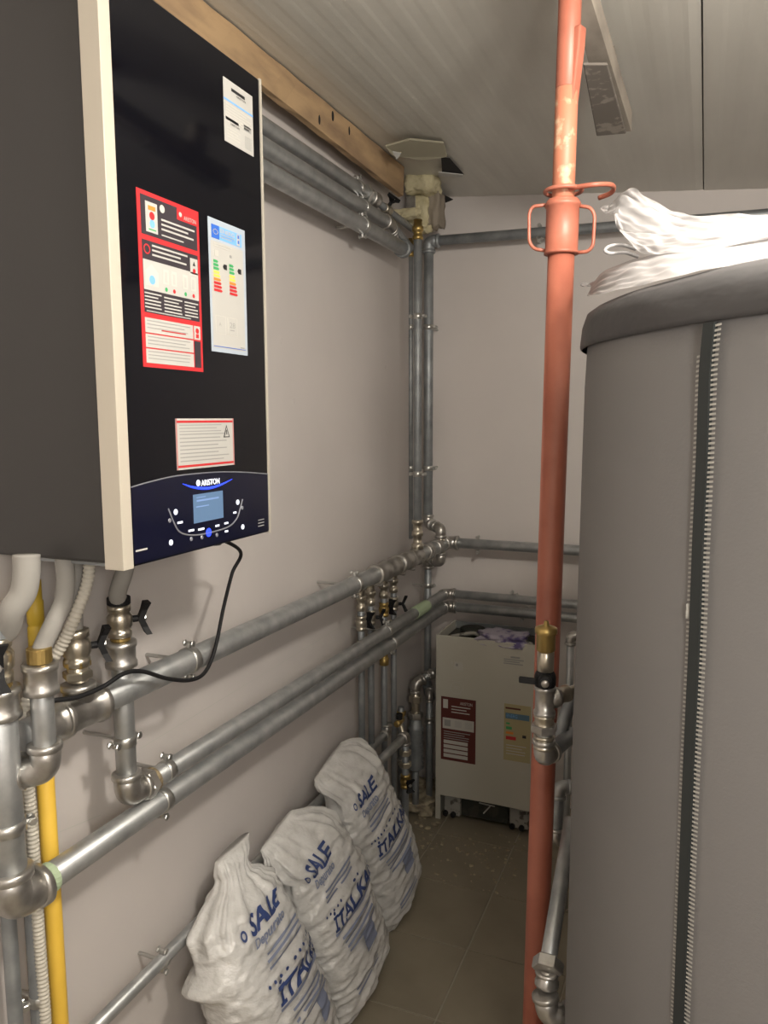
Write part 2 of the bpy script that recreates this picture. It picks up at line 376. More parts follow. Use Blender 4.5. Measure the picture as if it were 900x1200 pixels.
# ceiling lamp (outside the picture) that lights the room; the rear bulb is added fill
for pos, lab in ((LAMP, 'bare bulb on a short cord over the tank, outside the photo'), (FILL_LAMP, 'added fill bulb hanging behind the camera, outside the photo')):
    lp = thing('hanging_bulb', lab, 'lamp', pos)
    obj('bulb_holder', cyl(nb(), pos+V((0, 0, .075)), pos+V((0, 0, .125)), .018), lampw, lp, True)
    obj('cord', cyl(nb(), pos+V((0, 0, .12)), V((pos.x, pos.y, ceil_z(pos.x)-.001)), .003, 8), blackp, lp)
    bm = nb(); bmesh.ops.create_uvsphere(bm, u_segments=20, v_segments=12, radius=.03, matrix=Matrix.Translation(pos+V((0, 0, .045)))); obj('bulb', bm, lampe, lp, True)
# ================================================================== WALL BOILER
FX = .335
YL, YR = .979, 1.445; ZB, ZT = 1.507, 2.437
bo = thing('wall_boiler', 'black glass-fronted wall-mounted boiler with stickers and a lit blue display', 'boiler', (.06, YL, ZB))
obj('casing', box(nb(), (.045, YL+.004, ZB+.006), (FX-.018, YR-.004, ZT-.004)), casing, bo, bevel=.006)
obj('front_glass', box(nb(), (FX-.015, YL+.0245, ZB), (FX, YR-.006, ZT)), glassm, bo, bevel=.002)
bm = nb(); pr = [(FX-.036, YL-.001), (FX+.003, YL-.001), (FX+.003, YL+.024), (FX-.016, YL+.024), (FX-.016, YL+.004), (FX-.036, YL+.004)]
a = [bm.verts.new((x, y, ZB-.002)) for x, y in pr]; b = [bm.verts.new((x, y, ZT)) for x, y in pr]; bm.faces.new(a[::-1]); bm.faces.new(b)
for i in range(6): bm.faces.new((a[i], a[(i+1) % 6], b[(i+1) % 6], b[i]))
bmesh.ops.recalc_face_normals(bm, faces=bm.faces); obj('corner_trim', bm, trimm, bo, label='ivory corner trim', bevel=.0012)
obj('edge_trim', box(nb(), (FX-.020, YR-.006, ZB-.003), (FX+.002, YR, ZT+.002)), silver, bo, label='thin silver edge trim')
bm = nb(); box(bm, (.07, YL+.03, ZB-.004), (FX-.03, YR-.03, ZB+.006)); obj('bottom_plate', bm, galvd, bo)
for q in ((.14, .19), (.20, .30), (.22, .42), (.12, .38)): obj('pump_connection', cyl(nb(), (q[0], YL+q[1], ZB-.030), (q[0], YL+q[1], ZB), .016, 14), blackp, bo)
UY = (0, 1, 0); UZ = (0, 0, 1)
def sticker(tlp, brp, par, mat, name='sticker', label=None, x=FX):
    a = wx(*tlp, x); b = wx(*brp, x); return Sheet(name, par, a, UY, UZ, b.y-a.y, a.z-b.z, mat, label)
# specification sticker, top right
s = sticker((261, 89), (297, 184), bo, paper, label='white specification sticker with a blue line at the top right of the glass')
s.rect(0, .315, 1, .345, inklb); s.rect(.26, .10, .72, .15, inkk); s.text('ARISTON', .42, .20, .035, inkk, .32)
s.lines(.06, .38, .95, 6, .045, inkl, th=.5); s.rect(.05, .60, .48, .645, inkk); s.text('ARISTON', .2, .70, .035, inkk, .3); s.lines(.08, .76, .55, 4, .045, inkl)
s.rect(.66, .56, .92, .65, inkg); s.lines(.7, .74, .94, 7, .03, inkg); s.done()
# red safety sticker
s = sticker((159, 219), (238, 436), bo, inkr, label='red and black instruction sticker with drawings on the left of the glass')
s.rect(.05, .025, .96, .245, inkrd); s.rect(.05, .275, .96, .685, inkrd)
s.rect(.12, .055, .30, .225, paper, L=2); s.rect(.16, .075, .27, .10, inko, L=3); s.disc(.215, .130, .04, inkr, L=3); s.disc(.215, .175, .04, inklb, L=3); s.rect(.16, .205, .27, .212, inkgr, L=3)
s.disc(.38, .068, .040, inkl, L=2); s.rect(.62, .025, .96, .095, inkr, L=2); s.text('ARISTON', .73, .085, .026, paper, .21, L=4); s.disc(.675, .06, .025, paper, L=3)
s.lines(.36, .125, .92, 3, .027, paper, th=.4, L=2); s.lines(.36, .215, .72, 1, .03, paper, th=.25, L=2)
s.disc(.12, .325, .05, inkr, L=2, ring=.014); s.lines(.2, .292, .78, 3, .026, paper, th=.4, L=2); s.rect(.82, .30, .95, .395, paper, L=2)
s.poly([(.86, .345), (.91, .345), (.885, .315)], inkk, L=3); s.disc(.885, .375, .025, inkr, L=3)
s.rect(.055, .385, .955, .555, paper, L=2)
s.poly([(.08, .45), (.18, .405), (.28, .45), (.28, .53), (.08, .53)], inkl, L=3); s.disc(.18, .495, .045, inklb, L=4)
for i, (u, c) in enumerate(((.40, inkgr), (.53, inkr), (.72, inkgr), (.86, inkr))):
    s.rect(u-.04, .415, u+.045, .50, inkl, L=3); s.rect(u-.02, .43, u+.02, .49, paper, L=4); s.disc(u, .535-.004, .022, c, L=3)
s.lines(.06, .57, .32, 5, .02, paper, th=.4, L=2); s.lines(.36, .575, .66, 5, .02, paper, th=.4, L=2); s.lines(.70, .575, .94, 5, .02, paper, th=.4, L=2)
s.rect(.08, .672, .8, .680, inkg, L=2)
s.rect(.05, .715, .83, .80, paper, L=2); s.rect(.05, .808, .83, .885, paper, L=2); s.rect(.05, .893, .83, .975, paper, L=2); s.rect(.85, .715, .96, .80, paper, L=2); s.rect(.85, .81, .96, .975, inkrd, L=2)
s.disc(.905, .745, .03, inkr, L=3); s.rect(.88, .765, .93, .79, inkr, L=3)
for v0 in (.728, .82, .905): s.lines(.08, v0, .78, 3, .02, inkg, th=.28, L=3, seed=int(v0*100))
s.lines(.3, .775, .7, 1, .02, inkr, th=.3, L=4); s.done()
# energy label
s = sticker((243, 253), (290, 417), bo, paperb, label='tall energy label with blue header and coloured bars')
s.rect(.08, .045, .90, .145, inklb, L=1); s.rect(.08, .045, .28, .145, inkb, L=2)
for k in range(12): s.disc(.18+.06*math.cos(k*PI/6), .095-.018*math.sin(k*PI/6), .008, inky, L=3, n=5)
s.text('ENERG', .31, .088, .03, paper, .38, L=3, bold=.02); s.rect(.31, .105, .68, .12, inklb, L=3); s.lines(.31, .10, .7, 2, .018, paper, L=3, th=.4); s.rect(.76, .05, .84, .14, paper, L=3); s.rect(.78, .06, .82, .085, inkb, L=4); s.rect(.78, .10, .82, .125, inkb, L=4)
s.rect(.05, .165, .93, .97, paper, L=1); s.lines(.12, .18, .62, 2, .018, inkl, L=3, th=.3)
s.rect(.14, .23, .24, .275, inkl, L=3); s.rect(.55, .235, .60, .255, inkg, L=3)
cols = [inkgr, inkgr, inkgr, inky, inky, inko, inkr, inkr, inkr]
for k, c in enumerate(cols):
    for u0, v0 in ((.10, .305), (.52, .305)):
        L_ = .10 + .012*k; v = v0 + k*.027
        s.poly([(u0, v), (u0+L_, v), (u0+L_+.03, v+.01), (u0+L_, v+.02), (u0, v+.02)], c, L=3)
for u in (.40, .80): s.poly([(u-.05, .34), (u-.02, .32), (u+.06, .32), (u+.06, .36), (u-.02, .36)], inkk, L=3)
for u0 in (.12, .44):
    s.rect(u0, .72, u0+.27, .86, inkl, L=2); s.rect(u0+.015, .724, u0+.255, .856, paper, L=3)
s.text('A', .2, .80, .03, inkg, .06, L=4); s.text('28', .49, .80, .045, inkg, .15, L=4); s.lines(.5, .815, .62, 1, .02, inkg, L=4)
s.rect(.06, .955, .93, .960, inkb, L=3); s.rect(.8, .94, .9, .948, inkg, L=3); s.done()
# caution sticker
s = sticker((205, 490.5), (274.5, 544.5), bo, paper, label='landscape white caution sticker with red borders above the controls')
for r in ((.02, .04, .98, .085), (.02, .915, .98, .96)): s.rect(*r, inkr)
pk = nmat('pink border', (.46, .20, .19)); s.rect(.0, .0, .02, 1, pk); s.rect(.98, 0, 1, 1, pk)
s.lines(.06, .12, .78, 3, .062, inkg, th=.3, seed=3); s.lines(.06, .30, .90, 8, .075, inkg, th=.3, seed=5)
s.poly([(.80, .40), (.92, .40), (.86, .13)], inkk, L=2); s.poly([(.822, .38), (.898, .38), (.86, .18)], paper, L=3); s.rect(.853, .24, .867, .34, inkk, L=4); s.done()
# control panel below the arc
def FP(px, py, d=.001): p = wx(px, py, FX+d); return p
arc_px = [(153.7, 571), (175, 564.8), (205, 558), (235, 554.6), (262, 553), (290, 553.6), (313.5, 555.5)]
arc = catmull([FP(*q) for q in arc_px], 6)
cp = nb(); t_ = [cp.verts.new(p) for p in arc]; ly, ry = arc[0].y, arc[-1].y
b_ = [cp.verts.new((p.x, p.y, ZB+.004)) for p in arc]
for i in range(len(arc)-1): cp.faces.new((b_[i], b_[i+1], t_[i+1], t_[i]))
panel_o = obj('control_panel', cp, nmat('navy control glass', (.004, .005, .018), .12), bo, label='navy control panel')
obj('arc_line', tube(nb(), arc, .0013, 6), chrome, panel_o)
a, b = FP(226, 580), FP(261.5, 606.5)
sd = Sheet('display', bo, (FX+.0012, a.y, a.z), UY, UZ, b.y-a.y, a.z-b.z, lcd, 'lit blue-green display')
sd.rect(.1, .2, .85, .26, lcdl); sd.rect(.08, .42, .5, .46, lcdl); sd.rect(.1, .1, .4, .13, lcdl); sd.done()
p0 = FP(231, 567.5, .0015); p1 = FP(257, 564, .0015)
obj('lettering', text_bm('ARISTON', .011, (FX+.002, p0.y+.012, p0.z-.004), UY, UZ, 0, .02, width=(p1.y-p0.y)-.012), ledw, panel_o)
bm = nb(); cyl(bm, (FX, p0.y+.004, p0.z+.002), (FX+.002, p0.y+.004, p0.z+.002), .006, 12); obj('emblem', bm, ledw, panel_o)
obj('light_arc', tube(nb(), catmull([FP(*q) for q in ((214, 567), (226, 571), (241, 572.3), (256, 569), (272, 561.5))], 6), lambda t: .0006+.0022*math.sin(PI*t), 6), ledb, panel_o)
obj('curve_line', tube(nb(), catmull([FP(*q) for q in ((197, 596), (203, 611), (210, 623), (222, 627), (240, 625.5), (266, 618), (277, 608), (281, 597), (284, 585))], 6), .0016, 6), chrome, panel_o)
bm = nb()
for (px, py, wd) in ((210.8, 612.3, 7), (224, 621.6, 8), (235.6, 620, 9), (254.5, 616, 6), (265, 613, 6), (275, 600.6, 5), (265.2, 622.5, 5)):
    q = FP(px, py); hw = wd*.0010; box(bm, (FX+.0008, q.y-hw, q.z-.0018), (FX+.002, q.y+hw, q.z+.0018))
obj('lit_mark', bm, ledw, panel_o, kind='stuff')
def btn(px, py, r, m, name='button'): q = FP(px, py); return obj(name, cyl(nb(), (FX+.0006, q.y, q.z), (FX+.0022, q.y, q.z), r, 14), m, bo)
for px, py in ((205.7, 600), (278.4, 588.5), (284.3, 617.4), (200.2, 635.8)):
    o = btn(px, py, .0052, ledw)
btn(244.4, 624, .0085, ledb)
for px, py in ((198.7, 610), (283.7, 595), (224, 631.6), (236.5, 629.7), (254, 627)): btn(px, py, .004, chrome)
a, b = FP(159, 646), FP(172.6, 643.4); obj('model_mark', box(nb(), (FX+.0006, a.y, a.z-.0015), (FX+.0015, b.y, a.z+.0015)), inkl, panel_o)
bm = nb()
for k in range(3): q = FP(306, 609+k*3.5); box(bm, (FX+.0006, q.y-.012, q.z-.001), (FX+.0012, q.y+.012, q.z+.001))
obj('small_print', bm, inkg, panel_o, kind='stuff')

# ================================================================== PIPES ON THE LEFT WALL
MX = .115
# --- manifold (upper long pipe)
m0 = wx(22, 856, MX); m1 = V((.165, 3.245, m0.z+.03)); mz = wx(350, 712, MX).z
m0 = V((MX, .955, mz)); m1 = V((.16, 3.245, mz+.005))
mf = thing('manifold_pipe', 'thick galvanised pipe along the left wall that the black cable crosses', 'pipe', (MX, m0.y, mz))
MR = .0285
dm = (m1-m0).normalized()
def mpt(y): return m0 + (m1-m0)*((y-m0.y)/(m1.y-m0.y))
pipe(mf, m0, m1-dm*.03, MR); elbow(mf, m1, -dm, (1, 0, 0), .024)
mfb = thing('back_wall_pipe', 'galvanised pipe across the back wall, second from the top', 'pipe', m1+V((.05, 0, 0)))
pipe(mfb, m1+V((.05, 0, 0)), V((XR-.005, m1.y+.03, mz-.004)), .0225)
ty = wx(92, 830, MX).y; tee(mf, mpt(ty), dm, UZ, MR, br=.024)
mv = thing('manifold_valve', 'nickel valve with brass nuts and black handle rising from the manifold tee', 'valve', mpt(ty)+V((0, 0, .055)))
mq = mpt(ty); vzm = wx(92, 757, MX).z - mq.z
pipe(mv, mq+V((0, 0, .058)), mq+V((0, 0, vzm-.035)), .019, nickel); hexnut(mv, mq+V((0, 0, .072)), UZ, .028, .015); hexnut(mv, mq+V((0, 0, .094)), UZ, .026, .012, brass)
ballvalve(mv, mq+V((0, 0, vzm)), UZ, (.62, .78, 0), .0215, lever=.066)
coupling(mf, mpt(m0.y+.06), dm, MR)
for px in (218,): y = wx(px, 771, MX).y; clamp(mf, mpt(y), dm, UZ, MR, V((0, y, mz)))
for y in (2.30,): clamp(mf, mpt(y), dm, UZ, MR, V((0, y, mz)))
for px, py in ((560, 633), (648, 640)): q = wy(px, py, m1.y+.01); clamp(mfb, V((q.x, m1.y+.012, mz)), (1, 0, 0), UZ, .0225, V((q.x, D, mz)))
dry = [wx(px, 660, .13).y for px in (441, 452, 467, 478)]
for y in dry: tee(mf, mpt(y), dm, (-.3, 0, -1), MR*.95, br=.017)
coupling(mf, mpt(2.98), dm, MR); coupling(mf, mpt(3.10), dm, MR*.9)
# --- the pair below: upper one (return) and lower one
def long_pair(name, label, zy, r, y0, riser, xs_=(.112, .155)):
    a = V((xs_[0], y0, zy)); b = V((xs_[1], 3.25, zy+.003)); d = (b-a).normalized()
    t = thing(name, label, 'pipe', a)
    pipe(t, a+d*.03, b-d*.03, r); elbow(t, b, -d, (1, 0, 0), r*.85)
    t2_ = thing('back_wall_pipe', riser, 'pipe', b+V((.045, 0, 0)))
    pipe(t2_, b+V((.045, 0, 0)), V((XR-.005, b.y+.02, b.z-.003)), r*.85)
    return t, a, b, d, t2_
Bz = wx(350, 806, .13).z; Cz = wx(350, 828.5, .13).z
yB = wx(150, 938, .112).y
tB, aB, bB, dB, tBb = long_pair('return_pipe', 'upper of the two close galvanised pipes running along the left wall', Bz, .0225, yB, 'galvanised pipe across the back wall just above the white boiler, upper of a pair')
yC = wx(14, 1062, .112).y
tC, aC, bC, dC, tCb = long_pair('supply_pipe', 'lower of the two close galvanised pipes, with green putty at its near elbow', Cz, .0255, yC, 'galvanised pipe across the back wall just above the white boiler, lower of a pair')
def along(a, b, y): return a + (b-a)*((y-a.y)/(b.y-a.y))
# riser into B (px 137)
R2 = V((aB.x, aB.y, 0)); rr = .0225
elbow(tB, aB, UZ, dB, .0225)
zr2 = wx(137, 771, aB.x).z
rB = thing('boiler_riser', 'galvanised riser below the ivory boiler trim with a clamp and black-handled valve', 'pipe', aB+V((0, 0, .05)))
pipe(rB, aB+V((0, 0, .05)), V((aB.x, aB.y, zr2)), .021)
zc = wx(137, 768, aB.x).z; coupling(rB, V((aB.x, aB.y, zc)), UZ, .024, .055)
obj('hemp_band', cyl(nb(), V((aB.x, aB.y, zc+.028)), V((aB.x, aB.y, zc+.036)), .020), brass, rB)
ballvalve(rB, V((aB.x, aB.y, zc+.070)), UZ, (.62, .78, 0), .0205, lever=.066)
obj('hose_clip', cyl(nb(), V((aB.x, aB.y, zc+.104)), V((aB.x, aB.y, zc+.120)), .0235), blackp, rB)
hexnut(tB, aB+dB*.058, dB, .034, .022, cast); obj('hemp_band', cyl(nb(), aB+dB*.068, aB+dB*.082, .027), hemp, tB)
zz = wx(137, 873, aB.x).z; clamp(rB, V((aB.x, aB.y, zz)), UZ, UY, .021, V((0, aB.y, zz)))
# riser into C (px 14)
elbow(tC, aC, UZ, dC, .029)
obj('putty_band', cyl(nb(), aC+dC*.064, aC+dC*.088, .0285), putty, tC, label='pale green putty band')
zc1 = wx(12, 818, aC.x).z
rC = thing('boiler_riser', 'thickest galvanised riser at the left edge of the photo, with clamp and valve', 'pipe', aC+V((0, 0, .06)))
pipe(rC, aC+V((0, 0, .06)), V((aC.x, aC.y, zc1)), .029)
coupling(rC, V((aC.x, aC.y, zc1)), UZ, .0275, .055)
obj('hemp_band', cyl(nb(), V((aC.x, aC.y, zc1+.027)), V((aC.x, aC.y, zc1+.038)), .024), brass, rC)
ballvalve(rC, V((aC.x, aC.y, zc1+.075)), UZ, (.80, -.60, 0), .0235, lever=.08)
obj('hose_clip', cyl(nb(), V((aC.x, aC.y, zc1+.114)), V((aC.x, aC.y, zc1+.132)), .027), galvd, rC)
zz = wx(14, 965, aC.x).z; clamp(rC, V((aC.x, aC.y, zz)), UZ, (.5, .85, 0), .029, V((0, aC.y+.02, zz)))
for q in ((195, 893),): y = wx(*q, .115).y; p = along(aB, bB, y); clamp(tB, p, dB, UZ, .0225, V((0, y, p.z)), (1,))
for q in ((188, 930), ): y = wx(*q, .115).y; p = along(aC, bC, y); clamp(tC, p, dC, UZ, .0255, V((0, y, p.z)), (-1,))
for y in (2.58,): p = along(aB, bB, y); clamp(tB, p, dB, UZ, .0225, V((0, y, p.z)), (1,)); p = along(aC, bC, y+.04); clamp(tC, p, dC, UZ, .0255, None, (-1,))
for (px, py), t, r, b in (((600, 692), tB, .019, bB), ((612, 706), tC, .0215, bC), ((604, 692), tB, .019, bB)):
    if px == 604: continue
    q = wy(px, py, b.y+.008); clamp(tBb if t is tB else tCb, V((q.x, b.y+.006, b.z-.001)), (1, 0, 0), UZ, r, V((q.x, D, b.z)), (1,) if t is tB else (-1,))
p = along(aB, bB, 2.93); obj('putty_band', cyl(nb(), p-dB*.07, p+dB*.07, .025), putty, tB)
# --- third riser (px 48) turning to the wall
R3 = wx(48, 800, .16); z3 = wx(48, 905, .16).z
t3 = thing('boiler_drop_pipe', 'short galvanised drop pipe under the boiler whose bottom elbow turns to the wall', 'pipe', (.16, R3.y, z3))
E3 = V((.16, R3.y, z3)); elbow(t3, E3, UZ, (-.85, -.5, -.1), .0215)
zt = wx(47, 795, .16).z; pipe(t3, E3+V((0, 0, .03)), V((.16, R3.y, zt)), .0195); coupling(t3, V((.16, R3.y, zt)), UZ, .0225, .055)
obj('hose_collar', cyl(nb(), V((.16, R3.y, zt+.028)), V((.16, R3.y, zt+.055)), .021), brass, t3)
W3 = wx(31, 940, .05); W3.z = E3.z-.01
pipe(t3, E3+V((-.85, -.5, -.1)).normalized()*.03, W3, .019); elbow(t3, W3, (.85, .5, .1), (0, 0, -1), .018)
pipe(t3, W3-V((0, 0, .03)), V((W3.x, W3.y, .012)), .017, galvd)
zz = wx(32, 1182, .05).z; clamp(t3, V((W3.x, W3.y, zz)), UZ, (.4, .9, 0), .017, V((0, W3.y, zz)), (-1,))
q = wx(13, 1120, .05); t = thing('floor_drop_pipe', 'thin galvanised pipe going down beside the corrugated hose, leftmost of the pipes at the bottom', 'pipe', (q.x, q.y, .012))
pipe(t, V((q.x, q.y, .012)), V((q.x, q.y, 1.35)), .0135, galvd); coupling(t, V((q.x, q.y, .9)), UZ, .0135)
# --- yellow gas pipe
g0 = wx(66, 1095, .05); t = thing('gas_pipe', 'bright yellow painted gas pipe running down the left wall', 'pipe', (g0.x, g0.y, .01))
gx, gy = .05, (wx(55, 973, .05).y + wx(72, 1198, .05).y)/2
zt = wx(40, 760, .05).z; pipe(t, V((gx, gy, .01)), V((gx, gy, zt)), .0165, yelm)
obj('fitting', lathe(nb(), V((gx, gy, zt-.01)), UZ, [(0, .0145), (.002, .0155), (.05, .0155), (.052, .014), (.056, .014), (.058, .0155), (.10, .0155), (.102, .0135), (.14, .0135)], 18), oldyel, t, True, label='yellow-green gas fitting')
# --- bottom pipe behind the salt sacks
bz = wx(215, 1101, .07).z; t = thing('low_wall_pipe', 'thin galvanised pipe low on the left wall, passing behind the salt sacks', 'pipe', (.07, .95, bz))
pb0, pb1 = V((.07, .97, bz)), V((.075, 2.74, bz+.02)); pipe(t, pb0, pb1, .0155, galv); db_ = (pb1-pb0).normalized()
y = wx(190, 1118, .07).y; clamp(t, V((.07, y, bz)), db_, UZ, .0155, V((0, y, bz)))
elbow(t, pb1, -db_, (0, 0, 1), .016); 
# --- three pipes near the ceiling
for k, (nm, lab, q0, yend, r, xo) in enumerate((('high_pipe', 'uppermost of the three galvanised pipes below the timber beam', (311, 148), 2.63, .022, .075),
        ('high_pipe', 'middle of the three galvanised pipes below the timber beam, ending in an elbow', (311, 172), 2.76, .0235, .085),
        ('high_pipe', 'lowest of the three galvanised pipes below the timber beam, capped at its far end', (311, 200), 2.86, .026, .10))):
    p = wx(*q0, xo); t = thing(nm, lab, 'pipe', (xo, 1.2, p.z)); pa, pb = V((xo, 1.20, p.z)), V((xo, yend, p.z-.004))
    pipe(t, pa, pb, r); y = (2.50, 2.52, 2.48)[k]; clamp(t, V((xo, y, p.z)), UY, UZ, r, V((0, y, p.z)))
    if k == 2: coupling(t, pb, UY, r*.98, .02, galvd, 'end_cap')
    if k == 1:
        elbow(t, pb, (0, -1, 0), (-.25, .9, -.1), r*.9); coupling(t, pb+V((-.02, .09, -.012)), (-.25, .9, -.1), .015, .04)
        q = pb + V((-.035, .33, -.02)); pipe(t, pb+V((0, .03, 0)), q, .014, galvd)
    if k == 0:
        coupling(t, pb, UY, r*.95, .05); hexnut(t, pb+V((0, -.07, 0)), UY, .034, .02, zinc)
        q = V((.055, 3.13, p.z-.01)); pipe(t, pb, q, .013, galvd); ballvalve(t, pb+V((-.004, .14, -.003)), UY, (.6, 0, .8), .015, mat=nickel, lever=.05)
# ================================================================== CORNER RISERS
def vpos(px, py, y): return wy(px, py, y)
def riser(px, yy, r, z0, z1, lab):
    q = wy(px, 450, yy); t = thing('corner_riser', lab, 'pipe', (q.x, yy, z0)); pipe(t, V((q.x, yy, z0)), V((q.x, yy, z1)), r, galvd); return t, V((q.x, yy, 0))
t1, c1 = riser(481, 3.20, .012, mz+.02, 2.50, 'thinnest of the three vertical pipes in the far corner, nearest the left wall')
_m = wx(489.5, 640, .157).y
t2, c2 = riser(489.5, _m, .0165, mz+.03, 2.50, 'middle of the three vertical pipes in the far corner, with ribbed brass ends')
obj('brass_union', lathe(nb(), V((c1.x, c1.y, 2.44)), UZ, [(0, .013), (.002, .019), (.014, .019), (.016, .015), (.03, .015), (.032, .02), (.05, .02), (.052, .016), (.075, .016)], 16), brass, t1, True, label='brass union')
obj('brass_union', lathe(nb(), V((c2.x, c2.y, 2.43)), UZ, [(0, .017), (.002, .021), (.014, .021), (.016, .017), (.03, .017), (.032, .022), (.05, .022), (.052, .017), (.075, .017)], 16), brass, t2, True, label='brass union')
obj('brass_union', lathe(nb(), V((c2.x, c2.y, mz+.035)), UZ, [(0, .024), (.02, .024), (.022, .018), (.05, .018), (.052, .023), (.07, .023), (.072, .019), (.10, .019), (.102, .023), (.115, .023), (.117, .018)], 16), nickel, t2, True)
# big riser with S bend round the manifold
q3 = wy(502, 450, 3.235); V3 = V((q3.x, 3.235, 0)); ztop = wy(503, 283, 3.235).z
t3r = thing('corner_riser', 'thickest of the three vertical pipes in the far corner, jogging round the manifold', 'pipe', (V3.x, V3.y, .4))
zS1 = wy(501, 614, 3.235).z; zS2 = zS1-.155
pipe(t3r, V((V3.x, V3.y, zS1)), V((V3.x, V3.y, ztop)), .0205, galvd); elbow(t3r, V((V3.x, V3.y, ztop)), (0, 0, -1), (1, .02, 0), .0215, galvd)
tTb = thing('back_wall_pipe', 'galvanised pipe across the back wall near the ceiling, passing behind the prop', 'pipe', V((V3.x+.045, V3.y, ztop)))
pipe(tTb, V((V3.x+.045, V3.y, ztop)), V((XR-.005, V3.y+.03, ztop-.03)), .0205, galvd)
sx = V3.x+.085; sy = V3.y-.075
elbow(t3r, V((V3.x, V3.y, zS1)), UZ, (sx-V3.x, sy-V3.y, 0), .019); elbow(t3r, V((sx, sy, zS1-.004)), (V3.x-sx, V3.y-sy, 0), (0, 0, -1), .019)
pipe(t3r, V((V3.x, V3.y, zS1)).lerp(V((sx, sy, zS1-.004)), .25), V((V3.x, V3.y, zS1)).lerp(V((sx, sy, zS1-.004)), .75), .018)
pipe(t3r, V((sx, sy, zS1-.02)), V((sx, sy, zS2+.02)), .018, nickel); elbow(t3r, V((sx, sy, zS2)), UZ, (V3.x-sx, V3.y-sy, 0), .019)
pipe(t3r, V((V3.x, V3.y, zS2-.004)).lerp(V((sx, sy, zS2)), .25), V((V3.x, V3.y, zS2-.004)).lerp(V((sx, sy, zS2)), .75), .018)
elbow(t3r, V((V3.x, V3.y, zS2-.004)), (sx-V3.x, sy-V3.y, 0), (0, 0, -1), .019)
zE = wy(500, 812, 3.235).z; pipe(t3r, V((V3.x, V3.y, zE)), V((V3.x, V3.y, zS2-.02)), .016, galvd); elbow(t3r, V((V3.x, V3.y, zE)), UZ, (.6, -.8, 0), .016, galvd)
pipe(t3r, V((V3.x+.015, V3.y-.02, zE)), V((V3.x+.04, V3.y-.055, zE)), .016, galvd)
q = wy(632, 274, 3.24); clamp(tTb, V((q.x, 3.247, ztop-.009)), (1, 0, 0), UZ, .0205, V((q.x, D, ztop-.009)))
for py in (383, 549):
    z = wy(490, py, 3.2).z
    clamp(t3r, V((V3.x, V3.y, z)), UZ, (1, 0, 0), .0205, V((V3.x, D, z))); clamp(t2, V((c2.x, c2.y, z)), UZ, (1, 0, 0), .0165); clamp(t1, V((c1.x, c1.y, z)), UZ, (1, 0, 0), .012, V((0, c1.y, z)))
z = wy(500, 688, 3.2).z; clamp(t3r, V((V3.x, V3.y, z)), UZ, (1, 0, 0), .016, V((0.0, V3.y, z)))
# ================================================================== DROPS FROM THE MANIFOLD
dlab = ['nearest of the four thin pipes dropping from the manifold', 'second nearest of the four thin pipes dropping from the manifold, with a black valve handle',
        'third of the four thin pipes dropping from the manifold, with a long brass-toned valve', 'farthest of the four thin pipes dropping from the manifold, by the corner risers']
for i, y in enumerate(dry):
    x = .068; t = thing('drop_pipe', dlab[i], 'pipe', (x, y, .35)); zt = mz-.075; zb = (.40, .42, .05, .05)[i]
    pipe(t, V((x, y, zb)), V((x, y, zt)), .0125, galvd)
    obj('union', lathe(nb(), V((x, y, zt-.07)), UZ, [(0, .013), (.004, .018), (.022, .018), (.024, .014), (.040, .014), (.042, .02), (.058, .02), (.06, .015), (.09, .015)], 16), nickel, t, True)
    ballvalve(t, V((x, y, zt-.115)), UZ, (1, .35, 0) if i % 2 else (.4, 1, 0), .0165, mat=(nickel, nickel, brass, nickel)[i], lever=.06)
    coupling(t, V((x, y, zt-.20)), UZ, .0135, .04, nickel)
    if i == 2: obj('brass_union', lathe(nb(), V((x, y, .78)), UZ, [(0, .014), (.003, .019), (.03, .019), (.033, .015), (.045, .015), (.048, .018), (.07, .018)], 16), brass, t, True)
# --- cross pipe, vents and filters low in the corner
def low(px, py, x=.13): return wx(px, py, x)
a, b = low(438, 899, .15), low(475, 862, .15); t = thing('cross_pipe', 'short galvanised pipe with a shiny near elbow, low in the far corner behind the sacks', 'pipe', a)
pipe(t, a, b, .0165, galv); elbow(t, a, b-a, (-1, 0, 0), .0165, cast); pipe(t, a-V((.02, 0, 0)), V((.01, a.y, a.z)), .0155, galvd); elbow(t, b, a-b, (0, 0, -1), .0165, cast)
pipe(t, V((b.x, b.y, .02)), b-V((0, 0, .02)), .014, galvd)
for zz in (b.z-.07, b.z-.12): hexnut(t, V((b.x, b.y, zz)), UZ, .024, .022, nickel)
ballvalve(t, V((b.x, b.y, b.z-.19)), UZ, (.7, -.7, 0), .017, mat=brass, lever=.05)
q = low(468, 846, .12); t = thing('brass_tap', 'small brass drain tap on the thin pipes low in the corner', 'tap', q)
obj('body', cyl(nb(), q-V((0, .03, 0)), q+V((0, .03, 0)), .013), brass, t, True); obj('spout', cyl(nb(), q, q+V((.03, -.02, -.05)), .009), nickel, t, True); obj('handle', cyl(nb(), q+V((0, 0, .012)), q+V((0, 0, .035)), .014, sides=8), blackp, t)
q = wy(487, 850, 3.06); t = thing('ribbed_filter', 'vertical ribbed filter with bright nuts beside the white boiler, low in the far corner', 'filter', (q.x, 3.06, .02))
X, Y_ = q.x, 3.06
obj('body', lathe(nb(), V((X, Y_, .20)), UZ, [(0, .02)] + sum([[(.015+i*.02, .036), (.025+i*.02, .028)] for i in range(10)], []) + [(.25, .022)], 20), galvd, t, True)
hexnut(t, V((X, Y_, .455)), UZ, .034, .025, cast); obj('neck', cyl(nb(), V((X, Y_, .44)), V((X, Y_, .56)), .019), nickel, t, True); hexnut(t, V((X, Y_, .53)), UZ, .030, .03, nickel)
pipe(t, V((X, Y_, .02)), V((X, Y_, .22)), .015, galvd)
